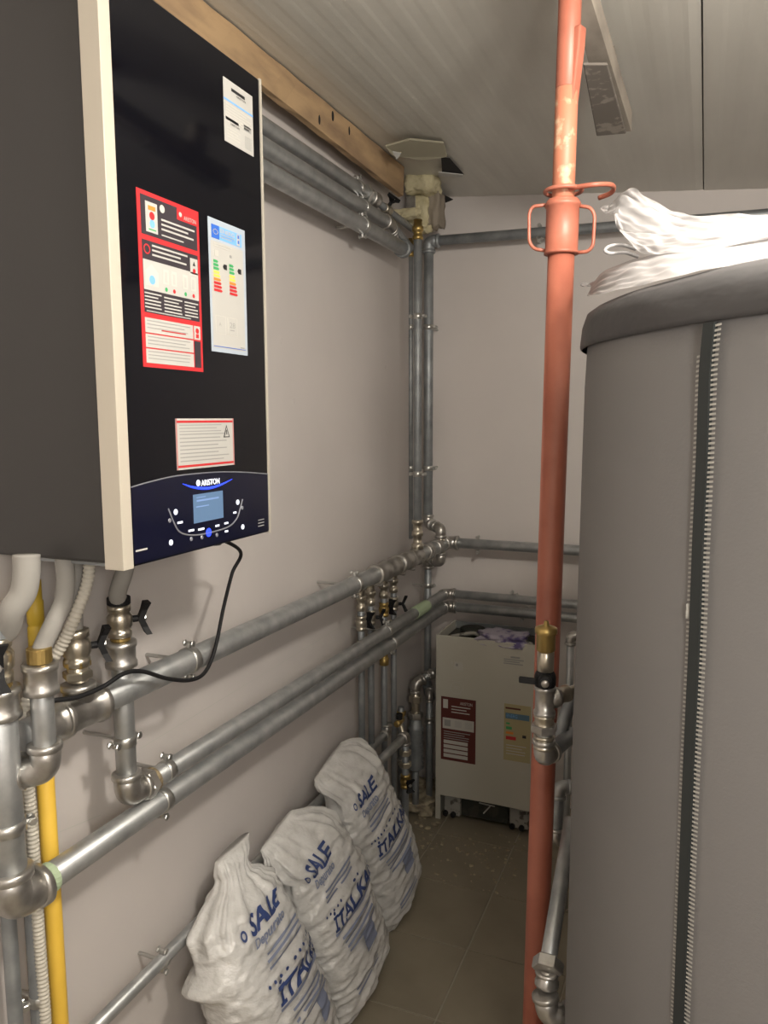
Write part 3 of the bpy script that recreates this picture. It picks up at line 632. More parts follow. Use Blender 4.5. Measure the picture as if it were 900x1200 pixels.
elbow(t, V((X, Y_, .60)), (0, 0, -1), (.6, .8, .3), .019, cast); pipe(t, V((X+.01, Y_+.02, .605)), V((X+.07, Y_+.09, .64)), .017, galv)
coupling(t, V((X+.045, Y_+.06, .626)), (.6, .8, .3), .018, .03)
q = wy(470, 900, 3.02); t = thing('strainer_pipe', 'dark vertical pipe with a small bright nut just left of the ribbed filter', 'pipe', (q.x, 3.02, .02))
pipe(t, V((q.x, 3.02, .02)), V((q.x, 3.02, .50)), .014, galvd); hexnut(t, V((q.x, 3.02, .36)), UZ, .022, .02, cast); hexnut(t, V((q.x, 3.02, .47)), UZ, .022, .02, brass); coupling(t, V((q.x, 3.02, .25)), UZ, .015)
q = wy(503, 868, 3.16); t = thing('elbowed_pipe', 'galvanised pipe between the ribbed filter and the white boiler', 'pipe', (q.x, 3.16, .02))
pipe(t, V((q.x, 3.16, .02)), V((q.x, 3.16, .52)), .015, galvd); elbow(t, V((q.x, 3.16, .52)), (0, 0, -1), (-.3, .9, 0), .015, cast); coupling(t, V((q.x, 3.16, .40)), UZ, .016); pipe(t, V((q.x, 3.17, .52)), V((q.x-.05, 3.30, .52)), .014, galvd)

# ================================================================== HOSES UNDER THE BOILER
def hose(label, pts, r, mat=greyhose, rib=None, name='boiler_hose'):
    P = catmull(pts, 10); bm = nb()
    rib_tube(bm, P, r, *rib) if rib else tube(bm, P, r, 18)
    o = obj(name, bm, mat, None, True, loc=P[0]); return tag(o, label, 'hose')
h0 = V((aC.x, aC.y, zc1+.12))
hose('thick grey insulated hose bending down to the leftmost valve', [wx(31, 650, .17), wx(31, 672, .17), wx(27, 695, .165), wx(14, 716, .15), wx(7, 738, .125), h0], .0215)
hose('thinner grey insulated hose in the middle, curving into the short drop pipe', [wx(75, 650, .18), wx(77, 680, .18), wx(74, 706, .175), wx(62, 732, .17), wx(51, 755, .16), V((.16, R3.y, wx(47, 795, .16).z+.04))], .0160)
pts = [wx(105, 650, .16), wx(103, 680, .16), wx(90, 718, .15), wx(70, 760, .12), wx(40, 800, .085), wx(26, 850, .078), wx(29, 900, .074), wx(36, 950, .07), wx(46, 1100, .066), wx(53, 1195, .064), wx(60, 1330, .06), V((.06, wx(60, 1330, .06).y, .02))]
P_ = catmull(pts, 10); L_ = sum((b-a).length for a, b in zip(P_, P_[1:]))
o = hose('white corrugated condensate hose hanging down beside the yellow gas pipe', pts, .0118, ribhose, (.0085, .0026, 16))
hose('short grey hose dropping from the boiler trim corner to the nearest valve', [wx(150, 650, .16), wx(145, 672, .15), wx(138, 694, .125), V((aB.x, aB.y, zc+.108))], .0175)
hose('dim grey stub between the boiler underside and the black-handled valve on the manifold', [V((.12, mq.y+.02, ZB+.004)), mq+V((.005, 0, vzm+.09)), mq+V((0, 0, vzm+.035))], .014, greyhose)
cab = [V((.20, 1.375, ZB+.004)), wx(281, 645, .16), wx(272, 672, .13), wx(262, 712, .15), wx(252, 760, .17), wx(240, 788, .175), wx(222, 797, .175), wx(195, 795, .175), wx(168, 787, .175), wx(146, 789, .175), wx(120, 805, .17), wx(90, 817, .165), wx(62, 821, .16)]
o = tag(obj('power_cable', tube(nb(), catmull(cab, 10), .0045, 10), blackp, None, True, loc=cab[0]), 'thin black cable hanging from the boiler and looping across the manifold pipe', 'cable')

# ================================================================== TIMBER, FOAM, TORN PANEL
tb = nb(); ya, yb = .9, 2.90
n = 24
rows = []
for i in range(n+1):
    y = ya+(yb-ya)*i/n; j = .002*math.sin(i*2.3)
    zb = 2.632 - (y-1.4)*.018; zt_ = 2.714
    rows.append([tb.verts.new(p) for p in ((.066, y, zb+j), (.09+j, y, zb-j), (.09-j, y, zt_), (.066, y, zt_))])
for a, b in zip(rows, rows[1:]):
    for k in range(4): tb.faces.new((a[k], b[k], b[(k+1) % 4], a[(k+1) % 4]))
tb.faces.new(rows[0]); tb.faces.new(rows[-1][::-1])
to = thing('wall_timber', 'rough pine beam along the top of the left wall above the boiler', 'beam', (.003, ya, 2.6)); obj('beam', tb, timber, to, bevel=.002)
for px, py in ((390, 136), (409, 153), (374, 140)):
    q = wx(px, py, .0895); bm = nb(); bmesh.ops.create_uvsphere(bm, u_segments=10, v_segments=6, radius=.011, matrix=Matrix.Translation(q) @ Matrix.Diagonal((.22, .7, 1.4, 1))); obj('knot', bm, dark, to, True)
def lump(c, dims, seed, amp=.25, sub=3, mat=foam):
    bm = nb(); bmesh.ops.create_cube(bm, size=1); bmesh.ops.subdivide_edges(bm, edges=bm.edges, cuts=9, use_grid_fill=True)
    for v in bm.verts:
        d = v.co.copy(); s_ = d*.75 + d.normalized()*.13
        nn = noise.fractal(d*3+V((seed, 0, 0)), .9, 2.2, 4); s_ += d.normalized()*amp*.5*nn
        v.co = V(c) + V((s_.x*dims[0], s_.y*dims[1], s_.z*dims[2]))
    return bm
fo = thing('foam_insulation', 'yellow expanding foam around the pipes at the ceiling corner', 'insulation', wy(497, 205, 3.05))
def spot(px, py, y, w_, h_, d_, seed, mat, name='foam_chunk', amp=.25, label=None):
    q = wy(px, py, y); k = FPX/(q-CAM).dot(_f); return obj(name, lump(q, (w_/k, d_, h_/k), seed, amp), mat, fo, True, label)
spot(497, 193, 3.08, 46, 26, .14, 1, foam); spot(496, 211, 3.08, 36, 34, .12, 2, foam); spot(493, 252, 3.12, 26, 40, .08, 3, foam); spot(510, 248, 3.14, 17, 40, .09, 5, foamb, label='brown foam block'); spot(478, 251, 3.0, 30, 11, .05, 8, foam, amp=.35)
spot(484, 235, 3.1, 12, 34, .05, 12, cast, 'foil_wrap', .3)
# torn sheet flap and the dark openings in the ceiling
def plate(pts, mat, par, name, th=.004, label=None):
    bm = nb(); a = [bm.verts.new(p) for p in pts]; b = [bm.verts.new(V(p)+V((0, 0, th))) for p in pts]
    bm.faces.new(a[::-1]); bm.faces.new(b); m = len(pts)
    for i in range(m): bm.faces.new((a[i], a[(i+1) % m], b[(i+1) % m], b[i]))
    bmesh.ops.recalc_face_normals(bm, faces=bm.faces); return obj(name, bm, mat, par, label=label)
zc_ = 2.690
plate([wz(452, 172, 2.682), wz(480, 164, 2.684), wz(520, 168, 2.684), wz(524, 184, 2.676), wz(496, 188, 2.668), wz(470, 184, 2.672), wz(460, 182, 2.67)], nmat('dusty torn foam', (.40, .375, .28), .9), ce, 'torn_edge', .006)
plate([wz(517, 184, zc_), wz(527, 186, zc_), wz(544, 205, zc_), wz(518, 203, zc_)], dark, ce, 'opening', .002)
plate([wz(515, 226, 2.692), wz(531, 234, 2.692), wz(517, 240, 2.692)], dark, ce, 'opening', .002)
plate([wz(514, 202, 2.684), wz(543, 205, 2.684), wz(541, 207.5, 2.684), wz(514, 206, 2.684)], paper, ce, 'torn_edge', .003)
plate([wz(460, 178, 2.66), wz(470, 180, 2.66), wz(465, 187, 2.645)], paper, ce, 'torn_edge', .003)

# ================================================================== STEEL PROP AND CEILING BEAM
pA = dp(656.5, 330, 1.56); pB = dp(633, 1000, 1.73)
ax_ = (pA-pB).normalized()
def pp(z): return pB + ax_*((z-pB.z)/ax_.z)
zC0 = pp(0).z; cz1 = on(657, 237, 1, pA.y).z; cz0 = on(657, 299, 1, pA.y).z
pr_ = thing('steel_prop', 'red-orange painted telescopic steel prop standing from floor to ceiling', 'prop', pp(0))
bm = nb(); lathe(bm, pp(.004), ax_, [(0, .026), (.002, .0265), ((pp(cz0)-pp(0)).length, .0265)], 28); obj('outer_tube', bm, orange, pr_, True)
obj('base_plate', box(nb(), pp(0)+V((-.06, -.06, 0)), pp(0)+V((.06, .06, .006))), orange, pr_)
L0 = (pp(cz1)-pp(cz0)).length
obj('collar', lathe(nb(), pp(cz0), ax_, [(0, .028), (.001, .0345), (.006, .0345), (.007, .0325), (L0-.012, .0325), (L0-.010, .0355), (L0-.004, .0355), (L0-.003, .033), (L0, .033), (L0+.004, .030)], 30), orange, pr_, True)
zi = on(658, 105, 1, pA.y).z
obj('inner_tube', cyl(nb(), pp(cz1), pp(zi), .0222, 28), orange_worn, pr_, True)
zt2 = ceil_z(.9)-.012
obj('head_tube', cyl(nb(), pp(zi-.004), pp(zt2), .0222, 28), orange, pr_, True)
q = pp(zi-.03); bm = nb(); d_ = V((.93, -.36, 0))
zz0, zz1 = pp(zi-.05), pp(on(668, 38, 1, pA.y).z)
prof = [(0, 0), (.018, 0), (.030, (zz1-zz0).length*.75), (.032, (zz1-zz0).length), (0, (zz1-zz0).length)]
nn = V((.36, .93, 0)); a = [bm.verts.new(zz0+d_*u+ax_*v-nn*.012) for u, v in prof]; b = [bm.verts.new(zz0+d_*u+ax_*v+nn*.012) for u, v in prof]
bm.faces.new(a[::-1]); bm.faces.new(b)
for i in range(5): bm.faces.new((a[i], a[(i+1) % 5], b[(i+1) % 5], b[i]))
bmesh.ops.recalc_face_normals(bm, faces=bm.faces); obj('head_gusset', bm, orange, pr_, bevel=.003)
obj('head_plate', box(nb(), pp(zt2)+V((-.06, -.05, 0)), pp(zt2)+V((.035, .05, .006))), orange, pr_)
Yp = pA.y
for sgn, pts in ((-1, [(641, 240), (624, 242), (620, 250), (620, 284), (626, 292), (641, 294)]), (1, [(676, 241), (692, 243), (697, 252), (695, 288), (689, 295), (675, 296)])):
    obj('handle', tube(nb(), smooth_path([wy(px, py, Yp) for px, py in pts], .012, 5), .0036, 10), orange, pr_, True)
hk = [(645, 222, .035), (655, 224, 0), (672, 220, -.02), (695, 216.5, -.03), (712, 216, -.01), (719, 219, .015), (716, 226, .035), (702, 232, .05)]
obj('locking_hook', tube(nb(), catmull([wy(px, py, Yp+dy) for px, py, dy in hk], 8), .0048, 12), orange, pr_, True)
obj('ring', tube(nb(), [pp(cz1+.020)+V((math.cos(a)*.036, math.sin(a)*.036, .0)) for a in [i*2*PI/24 for i in range(24)]], .0042, 10, closed=True), orange, pr_, True)
# second prop hook at very top left
cb = thing('ceiling_beam', 'weathered timber beam under the ceiling, ending right of the steel prop', 'beam', (1.0, .95, 2.55))
nl, nr = wz(671, 0, 2.555), wz(693.5, 0, 2.555); fl_, fr_ = wz(710, 156, 2.505), wz(740, 154, 2.505)
def ext(a, b, t): return a + (b-a)*t
k0 = -(nl.y-.95)/(fl_.y-nl.y)
def slab(bl, br_, fl2, fr2, h, mat, name, bev=.003, **kw):
    bm = nb(); lo_ = [bm.verts.new(p) for p in (bl, br_, fr2, fl2)]; hi_ = [bm.verts.new(V(p)+V((0, 0, h))) for p in (bl, br_, fr2, fl2)]
    bm.faces.new(lo_[::-1]); bm.faces.new(hi_)
    for i in range(4): bm.faces.new((lo_[i], lo_[(i+1) % 4], hi_[(i+1) % 4], hi_[i]))
    bmesh.ops.recalc_face_normals(bm, faces=bm.faces); return obj(name, bm, mat, cb, bevel=bev, **kw)
slab(ext(nl, fl_, k0), ext(nr, fr_, k0), fl_, fr_, .05, timberd, 'beam')
dk = V((0, 0, -.016)); w_ = fr_-fl_
slab(wz(683, 76, 2.52), wz(712, 76, 2.52), wz(699, 160, 2.49), wz(734, 157, 2.49), .006, nmat('dark board', (.17, .15, .13), .8, n=((.30, .27, .23), 26, .55, .62)), 'batten', label='darker board nailed beneath the beam end')
for t_k in (.0, .75): p = ext(nl, fl_, t_k); box_ = obj('packer', box(nb(), (p.x, p.y-.03, p.z+.051), (p.x+.035, p.y+.03, ceil_z(p.x+.035)-.001)), timberd, cb)
# ================================================================== TANK
TC = V((1.553, 1.407, 0)); TR = .55
def tangent_fix():
    # put the centre so that the left outline falls where the jacket edge is seen
    a = math.atan2(ray(681.5, 410).y, ray(681.5, 410).x); dist = 1.45; a2 = a - math.asin(TR/dist); return V((CAM.x+dist*math.cos(a2), dist*math.sin(a2), 0))
TC = tangent_fix()
tk = thing('hot_water_tank', 'tall round water tank in a grey zipped felt jacket on the right', 'tank', TC)
ZJ, ZR = 1.862, 1.922
def ring_pt(a, r, z): return V((TC.x+math.cos(a)*r, TC.y+math.sin(a)*r, z))
bm = nb(); seg = 128; rows = []
for z, dr in [(0.0, 0), (.3, 0), (.6, .002), (.9, .0), (1.2, .002), (1.5, .001), (1.7, .0), (1.8, -.001), (ZJ+.012, -.004), (ZJ+.03, -.02)]:
    rows.append([bm.verts.new(ring_pt(k*2*PI/seg, TR-.004+dr+.0018*math.sin(k*.37+z*3), z)) for k in range(seg)])
for a, b in zip(rows, rows[1:]):
    for k in range(seg): bm.faces.new((a[k], a[(k+1) % seg], b[(k+1) % seg], b[k]))
bm.faces.new(rows[0][::-1]); bm.faces.new(rows[-1]); obj('jacket', bm, felt, tk, True)
bm = nb(); rows = []
for z, r in [(ZJ-.002, TR-.001), (ZJ, TR+.001), (ZJ+.004, TR+.002), (ZR-.028, TR+.001), (ZR-.010, TR-.006), (ZR, TR-.020), (ZR+.006, TR-.08), (ZR+.010, TR-.3), (ZR+.012, .02)]:
    rows.append([bm.verts.new(ring_pt(k*2*PI/seg, r+.0012*math.sin(k*.9+z*60), z+.0015*math.sin(k*.31))) for k in range(seg)])
for a, b in zip(rows, rows[1:]):
    for k in range(seg): bm.faces.new((a[k], a[(k+1) % seg], b[(k+1) % seg], b[k]))
bm.faces.new(rows[-1]); obj('top_cover', bm, band, tk, True, label='dark top cover with a wide rim')
# zip: follows the seam seen in the photo, laid on the jacket surface
def on_tank(px, py, r=TR):
    d = ray(px, py); dx, dy = d.x, d.y; n_ = math.hypot(dx, dy); ux_, uy_ = dx/n_, dy/n_; cx, cy = TC.x-CAM.x, TC.y-CAM.y
    b = ux_*cx+uy_*cy; t = (b-math.sqrt(max(0, b*b-(cx*cx+cy*cy-r*r))))/n_; return CAM+d*t
zp = catmull([on_tank(*q) for q in ((833.5, 378), (829, 425), (827, 470), (824.5, 540), (820, 640), (815.5, 760), (809, 900), (803, 1050), (797, 1200), (789, 1380), (782, 1560))], 10)
def zstrip(off0, off1, name, mat, lift):
    bm = nb(); prev = None
    for p in zp:
        a = math.atan2(p.y-TC.y, p.x-TC.x); row = []
        for off in (off0, off1):
            for l in (lift, -.003): row.append(bm.verts.new(ring_pt(a+off/TR, TR+l, p.z)))
        if prev:
            bm.faces.new((prev[0], prev[2], row[2], row[0])); bm.faces.new((prev[0], row[0], row[1], prev[1])); bm.faces.new((prev[2], prev[3], row[3], row[2]))
        prev = row
    bmesh.ops.recalc_face_normals(bm, faces=bm.faces); return obj(name, bm, mat, tk)
zo = zstrip(-.0080, .0070, 'zip_tape', zipm, .004)
bm = nb(); L_ = 0; step = .0056
pts = zp; acc = 0
for i in range(len(pts)-1):
    a, b = pts[i], pts[i+1]; seg_ = (b-a).length
    while acc < seg_:
        p = a.lerp(b, acc/seg_); an = math.atan2(p.y-TC.y, p.x-TC.x)
        if p.z < ZJ-.004:
            for o0, o1 in ((.0080, .0165),) + (((-.0145, -.0088),) if p.z < 1.82 else ()):
                w0 = TR+(.0028 if o0 > 0 else .0012)
                v = [bm.verts.new(ring_pt(an+o/TR, w0, p.z+dz)) for o, dz in ((o0, 0), (o1, .001), (o1, .0036), (o0, .0026))]; bm.faces.new(v)
        acc += step
    acc -= seg_
obj('zip_teeth', bm, zipw, zo, kind='stuff')
q = on_tank(807, 716); obj('zip_fray', lump(q, (.006, .006, .018), 4), zipw, zo)

# ================================================================== PIPES AND AIR VENT BEHIND THE TANK
dV = 1.50
def vp(px, py, d=dV): return dp(px, py, d)
v0 = vp(637, 800); t = thing('air_vent', 'steel pipe assembly with a brass automatic air vent in front of the prop', 'valve', vp(640, 895))
X0 = vp(639, 790); 
def vz(py, px=638): 
    q = vp(px, py); return V((X0.x, X0.y, q.z))
obj('brass_cap', lathe(nb(), vz(762), UZ, [(0, .015), (.003, .0185), (.034, .0185), (.036, .0215), (.046, .0215), (.049, .016), (.052, .006), (.060, .004)], 22), brass, t, True, label='brass vent cap')
obj('nipple', cyl(nb(), vz(786), vz(762), .0165), nickel, t, True)
obj('valve', lathe(nb(), vz(807), UZ, [(0, .015), (.004, .019), (.010, .021), (.024, .021), (.03, .019), (.036, .015)], 20), blackp, t, True)
c = vz(794); hd = obj('handle', box(nb(), c+V((-.045, -.034, -.006)), c+V((-.012, -.026, .006))), blackp, t, bevel=.002, label='black lever handle')
dv_ = (CAM-c); dv_.z = 0; dv_.normalize()
obj('boss', cyl(nb(), c+dv_*.012, c+dv_*.036, .013), blackp, t, True); obj('screw', cyl(nb(), c+dv_*.034, c+dv_*.041, .0075), cast, t, True)
obj('pipe', cyl(nb(), vz(896), vz(806), .0165), galv, t, True)
hexnut(t, vz(840), UZ, .0195, .006, cast); hexnut(t, vz(856), UZ, .0265, .016, cast, 'union'); coupling(t, vz(848), UZ, .0155, .03, nickel); coupling(t, vz(873), UZ, .0155, .028, nickel)
rt = _r.copy(); rt.z = 0; rt.normalize(); back = _f.copy(); back.z = 0; back.normalize()
tee(t, vz(822), UZ, rt*.8+back*.6, .0155); q = vz(822)+(rt*.8+back*.6)*.05
coupling(t, q, rt*.8+back*.6, .013, .035, nickel); pipe(t, q, q+(rt*.8+back*.6)*.10, .011, nickel)
elbow(t, vz(893), UZ, back*.8+rt*.6, .0165, cast)
e = vz(893); pipe(t, e+(back*.8+rt*.6)*.03, e+(back*.8+rt*.6)*.14, .0165, galvd); e2 = e+(back*.8+rt*.6)*.14
tb2 = V((on_tank(700, 870).x, 0, 0))
# diagonal lower pipe at the tank's foot
f0 = vp(642, 1128, 1.45); f1 = vp(663, 1000, 1.62); t = thing('tank_drain_pipe', 'galvanised pipe with big nut and elbow at the foot of the tank beside the prop', 'pipe', f0)
pipe(t, f0, f1+(f1-f0)*.35, .0155, galv); hexnut(t, f0-V((0, 0, .006)), f1-f0, .029, .022, cast); coupling(t, f0-V((.001, 0, .03)), UZ, .017, .03, cast)
f2 = vp(638, 1160, 1.44); pipe(t, f0-V((0, 0, .02)), f2, .016, cast); f3 = vp(642, 1190, 1.44); elbow(t, f3, f2-f3, rt, .018, cast); pipe(t, f3+rt*.02, f3+rt*.09, .016, cast)
g0 = vp(655, 922, 1.95); g1 = vp(652, 985, 1.95); t = thing('tank_side_pipe', 'short galvanised pipe between the prop and the tank, halfway down', 'pipe', g1)
pipe(t, g1, g0, .0135, galvd); elbow(t, g0, g1-g0, rt, .0135, galv); elbow(t, g1, g0-g1, rt, .0135, cast); pipe(t, g1+rt*.02, g1+rt*.12, .013, galv); pipe(t, g0+rt*.02, g0+rt*.12, .013, galv)
k0 = wy(668, 745, 2.6); k1 = wy(667, 812, 2.6); t = thing('thin_riser', 'thin pale riser with a top elbow at the left edge of the tank', 'pipe', (k1.x, 2.6, .3))
pipe(t, V((k1.x, 2.6, .02)), V((k1.x, 2.6, k0.z)), .0125, galv); elbow(t, V((k1.x, 2.6, k0.z)), (0, 0, -1), (1, .2, 0), .014, cast); pipe(t, V((k1.x+.02, 2.6, k0.z)), V((k1.x+.3, 2.66, k0.z)), .0125, galv)
h0_ = vp(652, 850, 1.70); h1_ = vp(657, 905, 1.70); t = thing('slanting_pipe', 'dark slanting pipe behind the air vent assembly', 'pipe', h1_)
obj('pipe', tube(nb(), catmull([e2, vp(658, 862, 1.62), vp(664, 835, 1.62), vp(672, 815, 1.62)], 8), .014, 16), galvd, t, True)

# ================================================================== PLASTIC FILM ON THE TANK
def fold(lo_px, hi_px, d0, name, par, seed, back=.05, amp=.014, nu=96, nvv=20, label=None):
    """one layer of film: spans from its lower edge to its upper edge, leaning back, with sharp long creases"""
    def curve(px): return catmull([V((x, y, 0)) for x, y in px], 10)
    def samp(P, t): k = t*(len(P)-1); i = min(int(k), len(P)-2); return P[i].lerp(P[i+1], k-i)
    A, B = curve(lo_px), curve(hi_px); bm = nb(); rows = []
    for i in range(nu+1):
        t = i/nu; a, b = samp(A, t), samp(B, t); row = []
        for j in range(nvv+1):
            h = j/nvv; q = a.lerp(b, h); p = dp(q.x, q.y, d0(q.x)+back*h)
            r1 = 1-abs(noise.noise(V((t*3.2+seed, h*3+t*2.5, seed)))*2); r2 = .6-abs(noise.noise(V((t*5+seed*3, h*6-t*3, seed)))*1.2)
            p += _f*(-(r1*amp + r2*amp*.5)) + V((0, 0, noise.noise(V((t*9, h*7, seed+4)))*.004*(1 if 0 < j < nvv else .4)))
            row.append(bm.verts.new(p))
        rows.append(row)
    for a, b in zip(rows, rows[1:]):
        for k in range(nvv): bm.faces.new((a[k], a[k+1], b[k+1], b[k]))
    return obj(name, bm, film, par, True, label=label)
def rimd(px):                             # depth of the near rim of the tank below column px
    p = on_tank(px, 330, TR-.01) if px > 684 else on_tank(684, 330, TR-.01); return (p-CAM).dot(_f)
ps = thing('plastic_sheet', 'translucent plastic sheet lying flat on the rim of the tank, lower of two', 'plastic sheet', on_tank(760, 331, TR-.02))
fold([(687, 347), (704, 346), (741, 336.5), (780, 328), (840, 315), (915, 302)], [(689, 344), (706, 322), (741, 309), (778, 299.5), (839, 292), (915, 285)], lambda x: rimd(x)+.012, 'front_fold', ps, 3, .07, .006)
fold([(690, 345), (706, 340), (741, 330), (780, 322), (840, 309), (915, 298)], [(692, 336), (708, 318), (741, 306), (778, 297), (839, 287), (915, 276)], lambda x: rimd(x)+.07, 'middle_fold', ps, 8, .10, .006)
fold([(679, 335), (692, 336), (720, 322), (780, 312), (840, 302), (915, 292)], [(680, 333), (694, 331), (722, 312), (780, 297), (840, 288), (915, 274)], lambda x: rimd(x)+.15, 'back_fold', ps, 11, .14, .006)
pbag = thing('plastic_bag', 'bunched white plastic bag with a handle loop, on top of the sheet on the tank', 'bag', on_tank(800, 300, TR-.1))
fold([(726, 275), (745, 292), (761, 300), (783, 299), (836, 294), (880, 284), (915, 280)], [(724, 271), (745, 275), (770, 276), (797, 277), (836, 275), (875, 270), (915, 268)], lambda x: rimd(x)+.085, 'front_fold', pbag, 14, .03, .007)
fold([(717, 252), (726, 273), (745, 283), (780, 284), (820, 284), (868, 276), (915, 272)], [(717, 239), (727, 231), (748, 239), (773, 250), (802, 261), (840, 266), (915, 266)], lambda x: rimd(x)+.115, 'middle_fold', pbag, 17, .05, .009)
fold([(718, 250), (730, 262), (760, 272), (800, 276), (840, 276), (880, 272), (915, 272)], [(722, 233), (738, 223), (751, 234), (773, 244.5), (802, 255), (861, 255), (915, 264)], lambda x: rimd(x)+.17, 'back_fold', pbag, 19, .05, .012)
fold([(720, 258), (740, 268), (800, 280), (850, 278), (880, 276), (915, 276)], [(726, 236), (742, 230), (790, 252), (832, 258), (874, 252.5), (915, 262)], lambda x: rimd(x)+.23, 'rear_fold', pbag, 23, .05, .012)
fold([(704, 247), (708, 250), (715, 251), (724, 252)], [(703, 244), (709, 241), (717, 238), (728, 226)], lambda x: rimd(x)+.12, 'corner_flap', pbag, 27, .02, .003, 20, 8)
obj('handle_loop', tube(nb(), catmull([dp(px, py, rimd(720)+.075) for px, py in ((745, 292), (728, 287), (714, 289), (709, 294), (716, 297), (732, 296), (748, 301))], 8), .0028, 8), film, pbag, True)

# ================================================================== WHITE BOILER ON THE FLOOR
q = wz(510, 959, 0); X0_, YB = q.x, q.y; X1_ = .615; HB = wy(513, 744, YB).z; zl = .112
wbx = thing('spare_boiler', 'white metal boiler with an open top standing on the floor by the back wall', 'boiler', (X0_, YB, 0))
bm = nb(); n = 14; dpt = .27
top = []
fr = [(X0_+(X1_-X0_)*i/n, zl - .0 + .004*math.sin(PI*i/n)) for i in range(n+1)]
a = [bm.verts.new((x, YB, z)) for x, z in fr]; b = [bm.verts.new((x, YB, HB)) for x, z in fr]
a2 = [bm.verts.new((x, YB+.012, z)) for x, z in fr]; b2 = [bm.verts.new((x, YB+.012, HB)) for x, z in fr]
for i in range(n):
    bm.faces.new((a[i], a[i+1], b[i+1], b[i])); bm.faces.new((a2[i+1], a2[i], b2[i], b2[i+1])); bm.faces.new((b[i], b[i+1], b2[i+1], b2[i])); bm.faces.new((a[i+1], a[i], a2[i], a2[i+1]))
bm.faces.new((a[0], b[0], b2[0], a2[0])); bm.faces.new((a[-1], a2[-1], b2[-1], b[-1])); obj('front_panel', bm, white, wbx, bevel=.003)
for x in (X0_, X1_-.008): obj('side_panel', box(nb(), (x, YB+.0125, .0), (x+.008, YB+dpt, HB-.002)), white, wbx)
obj('back_panel', box(nb(), (X0_+.008, YB+dpt-.008, 0.02), (X1_-.008, YB+dpt, HB-.004)), galvd, wbx)
for x in (X0_, X1_-.022): obj('front_foot', box(nb(), (x, YB+.002, 0), (x+.022, YB+.012, zl)), white, wbx)
bm = nb(); box(bm, (X0_+.012, YB+.05, HB-.05), (X1_-.012, YB+dpt-.01, HB-.035)); obj('inner_tray', bm, innards, wbx)
obj('flue_collar', cyl(nb(), (X0_+.12, YB+.15, HB-.036), (X0_+.12, YB+.15, HB+.004), .055), innards, wbx, True); obj('flue_collar', cyl(nb(), (X0_+.30, YB+.16, HB-.036), (X0_+.30, YB+.16, HB-.006), .04), innards, wbx, True)
o = obj('inner_pipe', tube(nb(), catmull([(X0_+.05, YB+.06, HB-.02), (X0_+.14, YB+.09, HB-.003), (X0_+.2, YB+.06, HB-.012), (X0_+.28, YB+.12, HB-.004), (X0_+.40, YB+.07, HB-.02)], 8), .009, 10), polyst, wbx, True)
bm = nb(); box(bm, (X0_+.03, YB+.03, .012), (X0_+.105, YB+.12, zl+.03)); obj('packing_block', bm, polyst, wbx, bevel=.006)
bm = nb(); box(bm, (X1_-.115, YB+.03, .012), (X1_-.03, YB+.12, zl+.03)); obj('packing_block', bm, polyst, wbx, bevel=.006)
obj('control_box', box(nb(), (X0_+.11, YB+.035, .02), (X1_-.12, YB+.16, zl+.05)), innards, wbx, bevel=.005)
for x in (X0_+.04, X0_+.075, X1_-.10, X1_-.06): obj('pipe_stub', cyl(nb(), (x, YB+.014, .022), (x, YB+.03, .022), .012, 10), blackp, wbx, True)
bm = nb(); cyl(bm, (X0_+.19, YB+.030, .095), (X0_+.26, YB+.030, .092), .003, 8); cyl(bm, (X0_+.24, YB+.030, .09), (X0_+.21, YB+.030, .05), .003, 8); obj('wire', bm, inkl, wbx, kind='stuff')
UX = (1, 0, 0)
def bst(tl, br, mat, name='sticker', label=None):
    a = wy(*tl, YB); b = wy(*br, YB); return Sheet(name, wbx, V((a.x, YB, a.z)), UX, UZ, b.x-a.x, a.z-b.z, mat, label)
s = bst((517, 815.5), (557, 896), inkmr, label='dark maroon instruction sticker')
s.rect(.06, .04, .2, .18, inkl); s.text('ARISTON', .55, .10, .05, inkl, .35); s.lines(.3, .13, .85, 3, .045, inkl, th=.35); s.rect(.05, .33, .95, .50, inkl); s.rect(.1, .36, .28, .46, inkg, L=2); s.rect(.4, .36, .6, .46, paper, L=2); s.rect(.7, .36, .9, .46, paper, L=2)
s.lines(.08, .54, .85, 4, .035, inkg, th=.35)
for k in range(4): s.rect(.08, .68+k*.073, .78, .735+k*.073, inkl, L=1)
s.done()
s = bst((591, 824), (621, 895), nmat('cream sticker', (.42, .36, .20), .6), label='cream energy sticker')
s.rect(.05, .06, .62, .09, inkmr); s.text('ENERG', .1, .235, .06, inklb, .4, L=3); s.rect(.05, .16, .95, .26, nmat('dull blue ink', (.10, .19, .26), .6)); s.rect(.08, .40, .30, .45, inkgr); s.rect(.08, .33, .22, .36, inkgr); s.rect(.08, .57, .46, .63, inkr); s.rect(.08, .49, .36, .53, inko); s.rect(.7, .52, .84, .57, inkk); s.lines(.1, .72, .85, 4, .05, inkl, th=.3); s.done()
s = bst((590, 767), (614, 782), white, 'printed_block'); s.rect(.35, .08, .8, .25, inkg); s.lines(.02, .35, 1, 3, .2, inkg, th=.55); s.done()
s = bst((529, 775), (542, 786), white, 'printed_block'); s.rect(.0, .1, .12, .3, inkl); s.rect(.25, .05, 1, .95, inkl); s.rect(.4, .2, .6, .5, inkg, L=2); s.done()
s = bst((527, 797), (543, 815), white, 'printed_block'); s.disc(.5, .5, .45, inkl, ring=.05, n=24); s.lines(.3, .4, .75, 3, .1, inkl); s.done()
s = bst((609, 904), (617, 908), white, 'printed_block'); s.lines(.05, .1, .95, 2, .4, inkl); s.done()
bm = lump((X0_+.275, YB+.055, HB+.000), (.20, .12, .05), 21, .35); q_ = bm
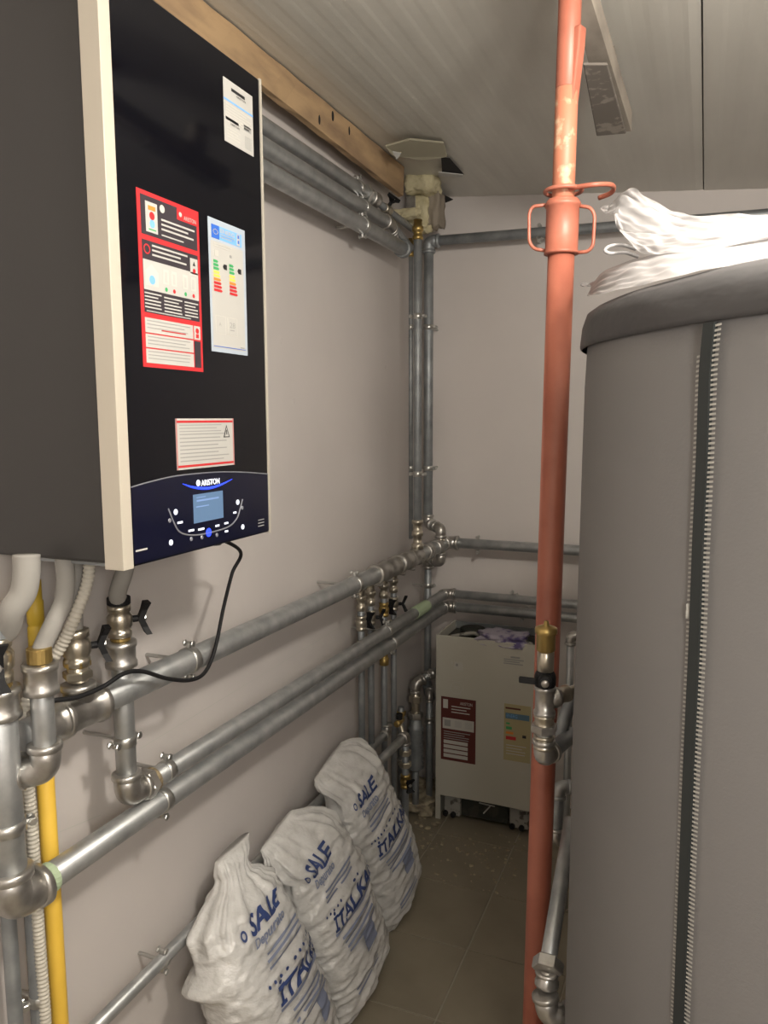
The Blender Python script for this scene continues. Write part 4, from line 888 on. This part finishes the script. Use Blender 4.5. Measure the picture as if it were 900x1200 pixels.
tag(obj('crumpled_bag', bm, lavender, None, True, loc=(X0_+.275, YB+.055, HB-.02)), 'crumpled clear and violet plastic bag lying in the open top of the white boiler', 'bag')

# ================================================================== SALT SACKS
def make_sack(label, base, topc, wd, th, L, seed, yaw, printing, flop, loose, neck):
    """pellet-filled sack: up axis from base to topc; face normal points to +x, width along y"""
    base = V(base); up0 = (V(topc)-base).normalized()
    wdir = V((math.sin(yaw)*-1, math.cos(yaw), 0)); wdir = (wdir-up0*wdir.dot(up0)).normalized(); nd = wdir.cross(up0).normalized()
    if nd.x < 0: nd = -nd
    NU, NVv = 132, 150
    prof_w = [(0, .86), (.03, .97), (.08, 1.0), (.35, 1.03), (.6, 1.0), (.74, .93), (.82, .80), ] + neck[0]
    prof_t = [(0, .30), (.03, .62), (.09, .92), (.3, 1.05), (.55, 1.0), (.72, .85), (.81, .62), ] + neck[1]
    def ip(P, v):
        for (a, x), (b, y) in zip(P, P[1:]):
            if v <= b: k = (v-a)/(b-a); k = k*k*(3-2*k)*.6+k*.4; return x+(y-x)*k
        return P[-1][1]
    def S(u, v, lift=0):
        w_ = ip(prof_w, v)*wd/2; t_ = ip(prof_t, v)*th/2
        cu, su = math.cos(u), math.sin(u); e = .78
        cx = math.copysign(abs(cu)**e, cu); sx = math.copysign(abs(su)**e, su)
        c = base + up0*(L*v)
        if v > .80: k = (v-.80)/.2; c += V(flop)*k*k
        c += wdir*.012*math.sin(v*5+seed)
        p = c + nd*(cx*t_) + wdir*(sx*w_)
        rad = (nd*cx + wdir*sx).normalized()
        k = min(1, max(0, (.84-v)/.10))                      # filled part
        pel = noise.noise(V((p.x, p.y, p.z))*62+V((seed*3, 0, 0)))*.0030 + noise.noise(V((p.x*30, p.y*30, p.z*30+seed)))*.0042
        lump_ = noise.noise(V((u*1.1+seed, v*4, 0)))*.010
        wr = abs(noise.noise(V((math.cos(u)*1.6+v*5+seed, math.sin(u)*1.6, v*22))))*.013
        film_ = (1-k)*(abs(noise.noise(V((math.cos(u)*3.2, math.sin(u)*3.2+seed, v*3))))*.05 + abs(noise.noise(V((u*6, v*9, seed))))*.012)*min(1, (1.02-v)*8)*ip(prof_w, v)
        lip = loose*math.exp(-((v-.66)/.035)**2)*max(0, math.cos(u-math.radians(-112)))**3*.045
        edge = .022*max(0, 1-v/.05)*abs(su)**3
        return p + rad*((0 if lift else pel)*(.3+.7*k) + lump_*k - wr*k + film_ + lip + edge + lift)
    bm = nb(); rows = [[bm.verts.new(S(2*PI*i/NU, j/NVv)) for i in range(NU)] for j in range(NVv+1)]
    for a, b in zip(rows, rows[1:]):
        for k in range(NU): bm.faces.new((a[k], a[(k+1) % NU], b[(k+1) % NU], b[k]))
    bm.faces.new(rows[0][::-1]); bm.faces.new(rows[-1]); bmesh.ops.recalc_face_normals(bm, faces=bm.faces)
    zmin = min(v.co.z for v in bm.verts)
    for v in bm.verts:
        if v.co.z < .004: v.co.z = .004 + (v.co.z-.004)*.02
        if v.co.x < .004: v.co.x = .004
    t = thing('salt_sack', label, 'sack', (base.x, base.y, 0), 'sacks of softener salt leaning on the left wall')
    body = obj('body', bm, sackm, t, True)
    # the print, wrapped round the sack: u angle for the baseline, v for the height
    per = wd*.5
    def wrap(bm2, u0, v0, rot=0):
        for q in bm2.verts:
            x, y = q.co.x, q.co.y; x, y = x*math.cos(rot)-y*math.sin(rot), x*math.sin(rot)+y*math.cos(rot)
            q.co = S(u0 + x/per, min(.97, max(.02, v0 + y/L)), .006)
        return bm2
    def side(bm2): bmesh.ops.recalc_face_normals(bm2, faces=bm2.faces); return bm2
    out = {}
    for kind, u0, v0, args in printing:
        if kind == 'text': s_, size, width, mat, sh = args; g = text_bm(s_, size, None, None, None, cut=.007, bold=.03, shear=sh, width=width)
        elif kind == 'rect':
            w2, h2, mat = args; g = nb(); nx = max(1, int(w2/.009)); ny = max(1, int(h2/.009))
            gv = [[g.verts.new((w2*i/nx, h2*j/ny, 0)) for i in range(nx+1)] for j in range(ny+1)]
            for j in range(ny):
                for i in range(nx): g.faces.new((gv[j][i], gv[j][i+1], gv[j+1][i+1], gv[j+1][i]))
        elif kind == 'dots':
            n_, gap, r_, mat = args; g = nb()
            for i in range(n_): g.faces.new([g.verts.new((i*gap+math.cos(a)*r_, math.sin(a)*r_, 0)) for a in [k*PI/4 for k in range(8)]])
        elif kind == 'ring':
            r_, mat = args; g = nb()
            for i in range(16):
                a_, b_ = 2*PI*i/16, 2*PI*(i+1)/16; g.faces.new([g.verts.new((math.cos(q)*rr_, math.sin(q)*rr_, 0)) for q, rr_ in ((a_, r_), (b_, r_), (b_, r_*.55), (a_, r_*.55))])
        wrap(g, u0, v0); out.setdefault((kind if kind == 'text' else 'mark', mat.name), []).append(g)
    for (kind, m), L_ in out.items(): obj('lettering' if kind == 'text' else 'printed_mark', join(L_), MATS[m], body, kind='stuff')
    return t, S
MATS.update({m.name: m for m in (inks, inks2)})
def prints(u0, s=1.0, dv=0):
    R_ = []
    R_.append(('ring', u0-.12, .745, (.014*s, inks)))
    R_.append(('text', u0+.03, .725, ('SALE', .050*s, .150*s, inks, .25)))
    R_.append(('text', u0-.00, .680, ('Depurato', .026*s, .13*s, inks2, .3)))
    for k, (a, b) in enumerate(((.14, .635), (.10, .612), (.08, .590))): R_.append(('rect', u0+a, b, (.16*s, .006, inks2)))
    R_.append(('dots', u0-.05, .545, (9, .024*s, .0052*s, inks)))
    R_.append(('text', u0+.02, .450, ('\u0130TALKALI', .050*s, .29*s, inks, .22)))
    R_.append(('rect', u0+.0, .430, (.26*s, .008, inks2)))
    for k in range(4): R_.append(('rect', u0+.14+.02*k, .390-.024*k, (.17*s, .006, inks2)))
    R_.append(('rect', u0+.55, .22, (.055*s, .080*s, inks2)))
    for k in range(2): R_.append(('rect', u0+.1, .12-.022*k, (.14*s, .006, inks2)))
    return [(a, b, c+dv, d) for a, b, c, d in R_]
NK1 = ([(.875, .55), (.91, .34), (.935, .30), (.965, .38), (1.0, .42)], [(.875, .42), (.91, .30), (.935, .26), (.965, .26), (1.0, .16)])
NK2 = ([(.86, .84), (.90, .80), (.94, .72), (.97, .60), (1.0, .50)], [(.86, .42), (.90, .28), (.94, .20), (.97, .18), (1.0, .08)])
NK3 = ([(.86, .80), (.90, .82), (.94, .84), (.97, .78), (1.0, .62)], [(.86, .42), (.90, .26), (.94, .22), (.97, .20), (1.0, .08)])
make_sack('white salt sack with a twisted neck, nearest of the three leaning on the wall', (.30, 1.585, .0), (.135, 1.56, .55), .345, .215, .66, 1.3, 0, prints(-.38, .86, .03), (-.01, .05, .0), 1.0, NK1)
make_sack('white salt sack in the middle of the three, its corner poking onto the tiles', (.285, 2.00, .0), (.15, 1.90, .50), .35, .21, .60, 4.1, -.05, prints(-.66, .80, .07), (-.03, -.06, -.005), .3, NK2)
make_sack('farthest white salt sack, its wide top flopped toward the wall', (.245, 2.40, .0), (.13, 2.27, .58), .34, .20, .67, 7.7, -.05, prints(-.64, .80, .045), (-.035, -.05, -.03), .6, NK3)
# rubble on the floor by the corner
bm = nb(); rnd = random.Random(4)
for i in range(260):
    x = rnd.uniform(.10, .60); y = rnd.uniform(2.75, 3.3) if rnd.random() < .75 else rnd.uniform(2.6, 2.9)
    if x > X0_-.02 and y > YB-.01: continue
    r = rnd.uniform(.002, .010)*(1.3 if y > 2.95 and x < .2 else .7)
    m = Matrix.Translation((x, y, r*.4)) @ Matrix.Rotation(rnd.random()*6, 4, 'Z') @ Matrix.Diagonal((rnd.uniform(.8, 1.8), 1, .6, 1)); bmesh.ops.create_icosphere(bm, subdivisions=1, radius=r, matrix=m)
tag(obj('plaster_rubble', bm, rubm, kind='stuff', loc=(.2, 3.0, 0)), 'crumbs of plaster and grit on the tiles before the white boiler', 'rubble', None, 'stuff')
bm = lump((.085, 3.17, .014), (.14, .24, .06), 31, .6); 
for v in bm.verts: v.co.z = max(v.co.z, .001)
tag(obj('mortar_heap', bm, rubm, None, True, loc=(.085, 3.17, 0)), 'low heap of dried mortar on the floor in the far left corner', 'mortar')

# repeats share a group
for stem, g in (('corner_riser', 'vertical pipes in the far corner'), ('drop_pipe', 'thin pipes dropping from the manifold'), ('high_pipe', 'pipes below the timber beam'),
                ('back_wall_pipe', 'pipes across the back wall'), ('boiler_hose', 'hoses under the wall boiler'), ('boiler_riser', 'risers under the wall boiler'), ('hanging_bulb', 'bare bulbs')):
    for o in C.objects:
        if o.parent is None and o.name.split('.')[0] == stem and o.get('label'): o['group'] = g
